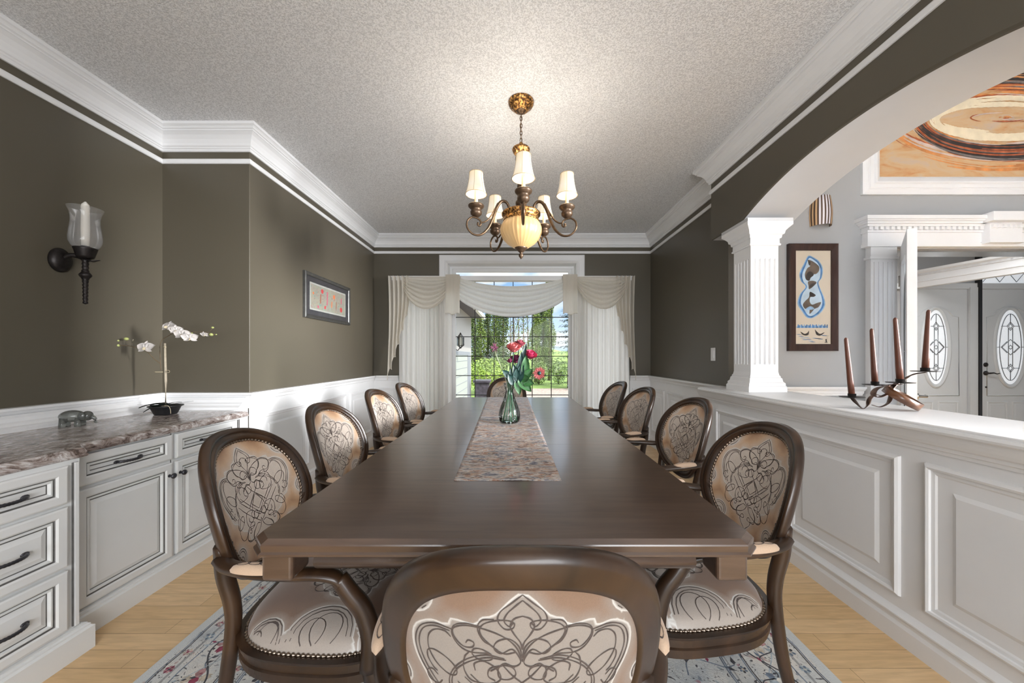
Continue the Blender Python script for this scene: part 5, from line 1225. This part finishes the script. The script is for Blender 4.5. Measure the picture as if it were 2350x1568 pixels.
c0 = Vector(L_(2071, 917, 1.66)); xa = Vector((.084, .02, -.032)); ya = Vector((.012, .068, .030)); up_ = Vector((.010, -.008, .020))
for k in range(n):
    a = 2 * PI * k / n; p = c0 + xa * math.cos(a) + ya * math.sin(a); q = c0 + xa * math.cos(a) * .93 + ya * math.sin(a) * .93
    R.append([tuple(p - up_ * .7), tuple(p + up_ * .7), tuple(q + up_ * .7), tuple(q - up_ * .7)])
zmin = min(v[2] for r in R for v in r); R = [[(x, y, z - zmin + .0) for x, y, z in r] for r in R]
mb.loft(R, M['ringwood'], True, False, True, loop=True); mb.build('wooden_band', cd)
# ================================================================== CURTAINS
CY = 4.56
def sheer(x0, x1, name, label):
    o = empty(name, ((x0 + x1) / 2, CY + .055, 0)); tag(o, label, 'curtain', 'sheer side curtains')
    mb = MB(); rnd = random.Random(int(x0 * 100)); ph = [rnd.uniform(0, 6) for _ in range(4)]; wd = x1 - x0
    def fn(a, b):
        return (x0 - (x0 + x1) / 2 + wd * a, .020 * math.sin(a * wd * 95 + ph[0] + .6 * math.sin(a * 9)) + .010 * math.sin(a * wd * 41 + ph[1]) + .003 * math.sin(b * 5 + a * 20), .015 + 2.02 * b)
    mb.grid(fn, 150, 8, M['sheer']); mb.build('drape', o)
    mb = MB(); mb.tube([(x0 - (x0 + x1) / 2, 0, 2.045), (wd / 2, 0, 2.045)], .010, M['white'], 10); mb.build('curtain_rod', o); return o
sheer(-1.50, -.83, 'sheer_curtain', 'white pleated sheer curtain hanging left of the window')
sheer(.725, 1.47, 'sheer_curtain', 'white pleated sheer curtain hanging right of the window')
va = empty('window_valance', (-.04, CY, 2.17)); tag(va, 'cream draped swag valance with cascading side tails over the window', 'valance')
ZT = .0
def swag(xa, xb, ztop0, ztopc, zend, zc, mat, nf=7, yo=0.0, skew=0):
    mb = MB()
    def fn(a, b):
        s4 = (4 * a * (1 - a)) ** .82
        pinch = b ** .8
        x = xa + (xb - xa) * a + .0
        z0 = -(ztop0 + (ztopc - ztop0) * s4); z1 = -(zend + (zc - zend) * s4)
        bulge = math.sin(PI * a) ** .6
        y = -.03 - yo - .075 * bulge * (.4 + .6 * b) - (.034 * (.35 + bulge)) * abs(math.sin(PI * nf * b ** .9 + .5 * math.sin(a * 5 + b * 3))) ** .7 * min(1, b * 4)
        return (x, y, z0 + (z1 - z0) * (b ** .95))
    mb.grid(fn, 60, 84, mat)
    # rolled hem
    mb.tube([fn(k / 40, 1.0) for k in range(41)], .004, mat, 6)
    return mb.build('swag', va)
XO = .04      # valance origin is at x = -.04
swag(-1.44 + XO, -.80 + XO, .0, .004, .10, .42, M['cream'], 7, 0)
swag(.76 + XO, 1.42 + XO, .0, .004, .10, .42, M['cream'], 7, 0)
swag(-.74 + XO, .64 + XO, .0, .13, .26, .52, M['creamw'], 6, .02)
def jabot(xa, xb, sgn):
    mb = MB(); n = 5
    def fn(a, b):
        # a = 0 at the outer edge, long; a = 1 at the inner edge, short
        L = 1.22 - .80 * a ** 1.15 + .09 * abs(((a * n) % 1) * 2 - 1) * (1 - a * .5)
        x = xa + (xb - xa) * a * (1 - .12 * b) + sgn * .012 * math.sin(b * 4)
        y = -.055 - .036 * math.sin(a * 2 * PI * n)
        return (x, y, -.0 - L * b)
    mb.grid(fn, 60, 40, M['cream'])
    mb.tube([fn(k / 60, 1.0) for k in range(61)], .004, M['cream'], 6)
    return mb.build('side_tail', va)
jabot(-1.61 + XO, -1.33 + XO, 1); jabot(1.50 + XO, 1.24 + XO, -1)
for xa, xb in ((-.875, -.70), (.585, .765)):
    mb = MB()
    def fn(a, b): return (xa + XO + (xb - xa) * a, -.12 - .016 * math.sin(a * PI) * (1 + .6 * b) - (.010 * math.sin(a * 12) * b), .008 - .49 * b + (.012 * math.sin(a * 9) if b > .97 else 0))
    mb.grid(fn, 20, 20, M['cream'])
    mb.box((xa + XO + .005, -.118, -.20), (xb + XO - .005, -.02, .006), M['cream'])
    mb.tube([fn(k / 20, 1.0) for k in range(21)], .004, M['cream'], 6); mb.build('pleated_tab', va)
mb = MB(); mb.box((-1.57, -.03, -.045), (1.54, .0, .01), M['white']); mb.box((-1.57, -.03, -.045), (-1.55, .112, .01), M['cream']); mb.box((1.52, -.03, -.045), (1.54, .112, .01), M['cream']); mb.build('board', va)

# ================================================================== OUTDOORS
GZ = -.8
def ground_mat():
    m, n, l, b = nt('lawn'); setp(b, None, .95)
    t = noise(n, l, 1.5, 8, rough=.7); rp = ramp(n, l, t.outputs[0], [(.3, (.07, .12, .02)), (.5, (.13, .20, .04)), (.7, (.20, .27, .08))]); l.new(rp.outputs[0], b.inputs['Base Color']); return m
M['lawn'] = ground_mat()
M['gravel'] = plain('gravel_drive', (.24, .19, .16), .95, var=.35, vs=9)
M['stucco'] = plain('garage_stucco', (.42, .41, .39), .9, var=.22, vs=55)
M['siding'] = plain('garage_door_white', (.44, .48, .43), .6, var=.03)
M['greytrim'] = plain('grey_trim', (.28, .30, .33), .6); M['shingle'] = plain('roof_shingle', (.12, .12, .13), .9, var=.3, vs=30)
mb = MB(); mb.box((-70, YB + .9, GZ - .1), (90, 120, GZ), M['lawn']); struct(mb.build('ground'))
mb = MB(); mb.poly([(-1.9, 6, GZ + .005), (30, 6, GZ + .005), (34, 23.5, GZ + .005), (-1.9, 21.5, GZ + .005)], M['gravel']); struct(mb.build('ground_driveway'))
# own roof overhang above the window; unseen outer shell added to block the sun
mb = MB(); mb.box((-2.7, YB + .2, 2.66), (3.2, YB + 1.0, 2.70), plain('soffit_panels', (.42, .34, .32), .7, var=.1)); mb.box((-2.7, YB + 1.0, 2.62), (3.2, YB + 1.04, 2.74), M['greytrim'])
for k in range(24): mb.box((-2.7 + k * .25, YB + .2, 2.652), (-2.68 + k * .25, YB + 1.0, 2.66), M['greytrim'])
struct(mb.build('trim_eave'))
mb = MB(); mb.box((-3, YN - .4, 5.2), (8.5, 5.4, 5.3), M['shingle']); mb.box((8.4, YN, 2.8), (8.5, 5.4, 5.3), M['stucco']); mb.box((2.0, 5.3, 2.0), (8.5, 5.4, 5.3), M['stucco']); mb.box((-3.0, YN - .4, 2.9), (2.0, YB + .3, 2.95), M['shingle']); mb.box((1.95, YG, CH), (2.0, 5.3, 5.3), M['stucco']); mb.box((-2.9, YN, 0), (-2.75, YB + .2, 2.9), M['stucco']); mb.box((7.65, YN - .2, -.1), (7.7, 3.2, 5.3), M['stucco']); mb.box((-2.7, YN - .3, 0), (7.7, YN - .2, 5.3), M['stucco'])
struct(mb.build('wall_sun_block_shell'))
# garage wing
gx = -1.78
gw = empty('garage_wing', (gx, 10, GZ)); tag(gw, 'pale stucco garage wing with white panelled door outside the window, left', 'building')
def zz(z): return z - GZ
mb = MB(); mb.box((-6, -1.5, 0), (0, 4.2, zz(2.78)), M['stucco']); mb.build('wall', gw)
mb = MB(); mb.box((-.0, -1.3, zz(1.20)), (.03, 3.7, zz(1.32)), M['greytrim']); mb.box((0, 3.05, 0), (.03, 3.75, zz(1.2)), M['greytrim']); mb.build('door_trim', gw)
mb = MB(); mb.box((.0, -1.2, 0), (.02, 2.95, zz(1.2)), M['siding'])
for k in range(8): mb.box((.018, -1.2, .12 + k * .24), (.024, 2.95, .135 + k * .24), M['greytrim'])
mb.build('garage_door', gw)
mb = MB(); mb.loft([[(.45, y, zz(2.70)), (.45, y, zz(2.82)), (-3, y, zz(4.6)), (-6.4, y, zz(2.82)), (-6.4, y, zz(2.70))] for y in (-2.0, 4.6)], M['shingle'], True, True, False); mb.box((.43, -2.0, zz(2.66)), (.53, 4.6, zz(2.80)), M['white']); mb.build('roof', gw)
ol = empty('carriage_lantern', (gx, 10.45, 1.55)); tag(ol, 'black carriage lantern on the stucco garage wall outside the window', 'lantern')
mb = MB(); mb.lathe([(.04, -.16), (.10, -.12), (.10, .10), (.04, .2), (.01, .25)], glass_mat('lantern_glass', (.8, .8, .75)), 6, (.16, 0, .05), smooth=False); mb.build('glass', ol)
mb = MB()
for k in range(6): a = PI / 3 * k; mb.tube([(.16 + .04 * math.cos(a), .04 * math.sin(a), -.11), (.16 + .10 * math.cos(a), .10 * math.sin(a), -.07), (.16 + .10 * math.cos(a), .10 * math.sin(a), .15), (.16, 0, .30)], .009, M['iron'], 5)
mb.tube([(0, 0, -.18), (.08, 0, -.22), (.16, 0, -.12)], .014, M['iron'], 6); mb.lathe([(.055, -.12), (.03, -.15), (.0, -.17)], M['iron'], 12, (.16, 0, 0)); mb.box((.0, -.04, -.25), (.012, .04, -.10), M['iron']); mb.build('frame', ol)
# bin
bn = empty('refuse_bin', (-1.30, 13.9, GZ + .006)); tag(bn, 'dark tapered bin with lid standing on the drive outside the window', 'bin')
M['binm'] = plain('dark_bin', (.055, .05, .065), .35, var=.5, vs=8)
mb = MB(); mb.loft([[(-r, -r, z), (r, -r, z), (r, r, z), (-r, r, z)] for r, z in ((.22, 0), (.29, .95))], M['binm'], True, True, False); mb.build('tub', bn, bevel=.03)
mb = MB(); mb.box((-.33, -.35, .95), (.33, .33, 1.04), M['binm']); mb.tube([(-.3, .36, .98), (.3, .36, .98)], .02, M['binm'], 6); mb.build('lid', bn, bevel=.02)
for s in (-1, 1): mb = MB(); mb.lathe([(.10, -.03), (.10, .03)], M['black'], 16, (s * .22, .26, .10), Matrix.Rotation(PI2, 4, 'Y')); mb.build('wheel', bn)
# trees
def leafmat(name, c, tr=.3):
    m, n, l, b = nt(name); setp(b, None, .7); t = noise(n, l, .9, 4); rp = ramp(n, l, t.outputs[0], [(.3, tuple(x * .7 for x in c)), (.7, tuple(min(1, x * 1.35) for x in c))]); l.new(rp.outputs[0], b.inputs['Base Color']); return m
LM = [leafmat('poplar_leaves', (.12, .17, .03)), leafmat('dark_poplar_leaves', (.08, .115, .03)), leafmat('bush_leaves', (.20, .30, .035)), leafmat('spruce_needles', (.03, .055, .032)), leafmat('shrub_leaves', (.13, .20, .04))]
M['bark'] = plain('bark', (.22, .17, .13), .9, var=.3, vs=12)
def foliage(rnd, count, fn, size, mat):
    mb = MB()
    for k in range(count):
        p = fn(rnd); a = rnd.uniform(0, 6.28); t = rnd.uniform(-.9, .9); s = size * rnd.uniform(.6, 1.3)
        u = Vector((math.cos(a), math.sin(a), t)).normalized() * s; v = u.cross(Vector((rnd.uniform(-1, 1), rnd.uniform(-1, 1), rnd.uniform(-1, 1)))).normalized() * s * .6
        P = Vector(p); mb.add([tuple(P - u), tuple(P + v), tuple(P + u), tuple(P - v)], [(0, 1, 2, 3)], mat)
    return mb
def tree(name, x, y, h, r, kind, label, cat, group, seed):
    rnd = random.Random(seed); t = empty(name, (x, y, GZ)); tag(t, label, cat, group)
    if kind == 'poplar':
        def fn(q):
            z = h * (.06 + .94 * q.random() ** .85); rr = r * (math.sin(PI * min(1, (z / h) ** .7 * .95 + .05)) ** .5) * q.random() ** .5; a = q.uniform(0, 6.28); w_ = .12 * math.sin(z * 2 + seed); return (rr * math.cos(a) + w_, rr * math.sin(a), z)
        foliage(rnd, int(1700 * h * r), fn, .062, LM[seed % 2]).build('foliage', t)
        mb = MB(); mb.tube([(0, 0, 0), (.05, 0, h * .5), (0, 0, h * 1.02)], [.14, .08, .02], M['bark'], 6)
        for k in range(10): a = rnd.uniform(0, 6.28); z = h * rnd.uniform(.1, .8); mb.tube([(0, 0, z), (r * .5 * math.cos(a), r * .5 * math.sin(a), z + 1.2)], [.03, .008], M['bark'], 4)
        mb.build('trunk', t)
    elif kind == 'bare':
        mb = MB(); mb.tube([(0, 0, 0), (.1, 0, h * .5), (.05, 0, h)], [.10, .07, .02], M['bark'], 6)
        for k in range(16): a = rnd.uniform(0, 6.28); z = h * rnd.uniform(.3, .95); mb.tube([(.05, 0, z), (.5 * math.cos(a), .5 * math.sin(a), z + .9)], [.02, .006], M['bark'], 4)
        mb.build('trunk', t)
        foliage(rnd, 160, lambda q: (q.uniform(-.5, .5), q.uniform(-.5, .5), h * q.uniform(.2, 1)), .08, LM[0]).build('foliage', t)
    elif kind == 'spruce':
        mb = MB(); n = 16
        for k in range(n):
            z = h * (.08 + .9 * k / n); R = r * (1 - k / n) ** .9 + .08; nb = 11
            for j in range(nb):
                a = 2 * PI * j / nb + k * .7; L = R * rnd.uniform(.8, 1.1)
                for q in range(26):
                    f_ = q / 26; p = Vector((L * f_ * math.cos(a), L * f_ * math.sin(a), z - .25 * L * f_ + .18 * L * f_ * f_)) + Vector((rnd.uniform(-1, 1), rnd.uniform(-1, 1), rnd.uniform(-1, .4))) * .09
                    d_ = Vector((math.cos(a + rnd.uniform(-.9, .9)), math.sin(a + rnd.uniform(-.9, .9)), rnd.uniform(-.5, .2))) * .14; w_ = d_.cross(Vector((0, 0, 1))).normalized() * .03
                    mb.add([tuple(p), tuple(p + d_ * .5 + w_), tuple(p + d_), tuple(p + d_ * .5 - w_)], [(0, 1, 2, 3)], LM[3])
        mb.build('needles', t); mb = MB(); mb.tube([(0, 0, 0), (0, 0, h)], [.13, .02], M['bark'], 6); mb.build('trunk', t)
    else:
        def fn(q):
            v = Vector((q.gauss(0, 1), q.gauss(0, 1), q.gauss(0, 1))).normalized() * q.random() ** .35; return (v.x * r, v.y * r, h * .5 + v.z * h * .5)
        foliage(rnd, int(800 * r * h), fn, .065, LM[2] if kind == 'bush' else LM[4]).build('foliage', t)
        mb = MB()
        for k in range(5): a = k * 1.26; mb.tube([(0, 0, 0), (r * .4 * math.cos(a), r * .4 * math.sin(a), h * .6)], [.04, .01], M['bark'], 5)
        mb.build('stems', t)
def wx(px, y): return (px - 1184) * y / 820
pop = [(1102, 30, 6.6, .50), (1119, 31, 7.1, .48), (1137, 33, 7.8, .60), (1154, 29, 6.6, .50), (1229, 27, 5.8, .52), (1246, 30, 7.8, .46), (1260, 29, 8.3, .50), (1088, 28, 5.2, .46)]
names = ['second poplar from the left beyond the drive', 'third poplar from the left beyond the drive', 'fourth poplar from the left beyond the drive', 'fifth poplar from the left, next to the bare trunks', 'first poplar right of the bare trunks', 'tall poplar second right of the bare trunks', 'rightmost poplar, before the patch of blue sky', 'leftmost poplar beyond the drive, beside the garage']
for i, (px, y, h, r) in enumerate(pop): tree('poplar_tree', wx(px, y), y, h, r, 'poplar', names[i], 'tree', 'poplars beyond the drive', 20 + i)
for i, (px, y, h) in enumerate(((1177, 30, 6.4), (1188, 32, 6.6), (1199, 29, 6.2), (1209, 31, 6.3), (1170, 33, 6.5))):
    tree('bare_tree', wx(px, y), y, h, .5, 'bare', ['thin bare trunk, second from the left of the bare row', 'thin bare trunk in the middle of the bare row', 'thin bare trunk, fourth from the left of the bare row', 'thin bare trunk, rightmost of the bare row', 'thin bare trunk, leftmost of the bare row'][i], 'tree', 'bare trunks beyond the drive', 40 + i)
tree('spruce_tree', wx(1306, 22), 22, 5.6, 1.9, 'spruce', 'dark green spruce at the right edge of the window view', 'tree', None, 5)
tree('green_bush', wx(1112, 19), 19, 1.9, 1.1, 'bush', 'bright green round bush behind the bin', 'bush', None, 6)
SH = [(-4.3, 25.6, 2.4, .8, 'shrub farthest left, beside the garage corner'), (-2.75, 24.7, 1.7, .7, 'shrub right of the garage corner, behind the bright round bush'), (-1.3, 25.0, 2.1, .7, 'shrub below the fifth poplar, left of the bare trunks'), (.15, 24.8, 1.9, .7, 'shrub directly below the bare trunks, behind the roses'), (1.6, 25.0, 1.6, .7, 'shrub below the first poplar right of the bare trunks'), (3.0, 25.2, 1.9, .65, 'shrub just left of the spruce'), (4.6, 25.9, 2.2, .75, 'shrub seen behind the right side of the spruce'), (6.1, 26.2, 2.0, .7, 'shrub farthest right, beyond the spruce')]
for i, (x, y, h, r, lb) in enumerate(SH): tree('hedge_shrub', x, y, h, r, 'shrub', lb, 'shrub', 'shrubs along the drive', 60 + i)
mb = MB()
def hill(a, b): x = -60 + 140 * a; return (x, 60 + 10 * b, GZ + (2.6 + .9 * math.sin(x * .21) + .6 * math.sin(x * .53)) * min(1, b * 3))
mb.grid(hill, 80, 4, LM[4]); o = mb.build('ground_far_bank'); struct(o)
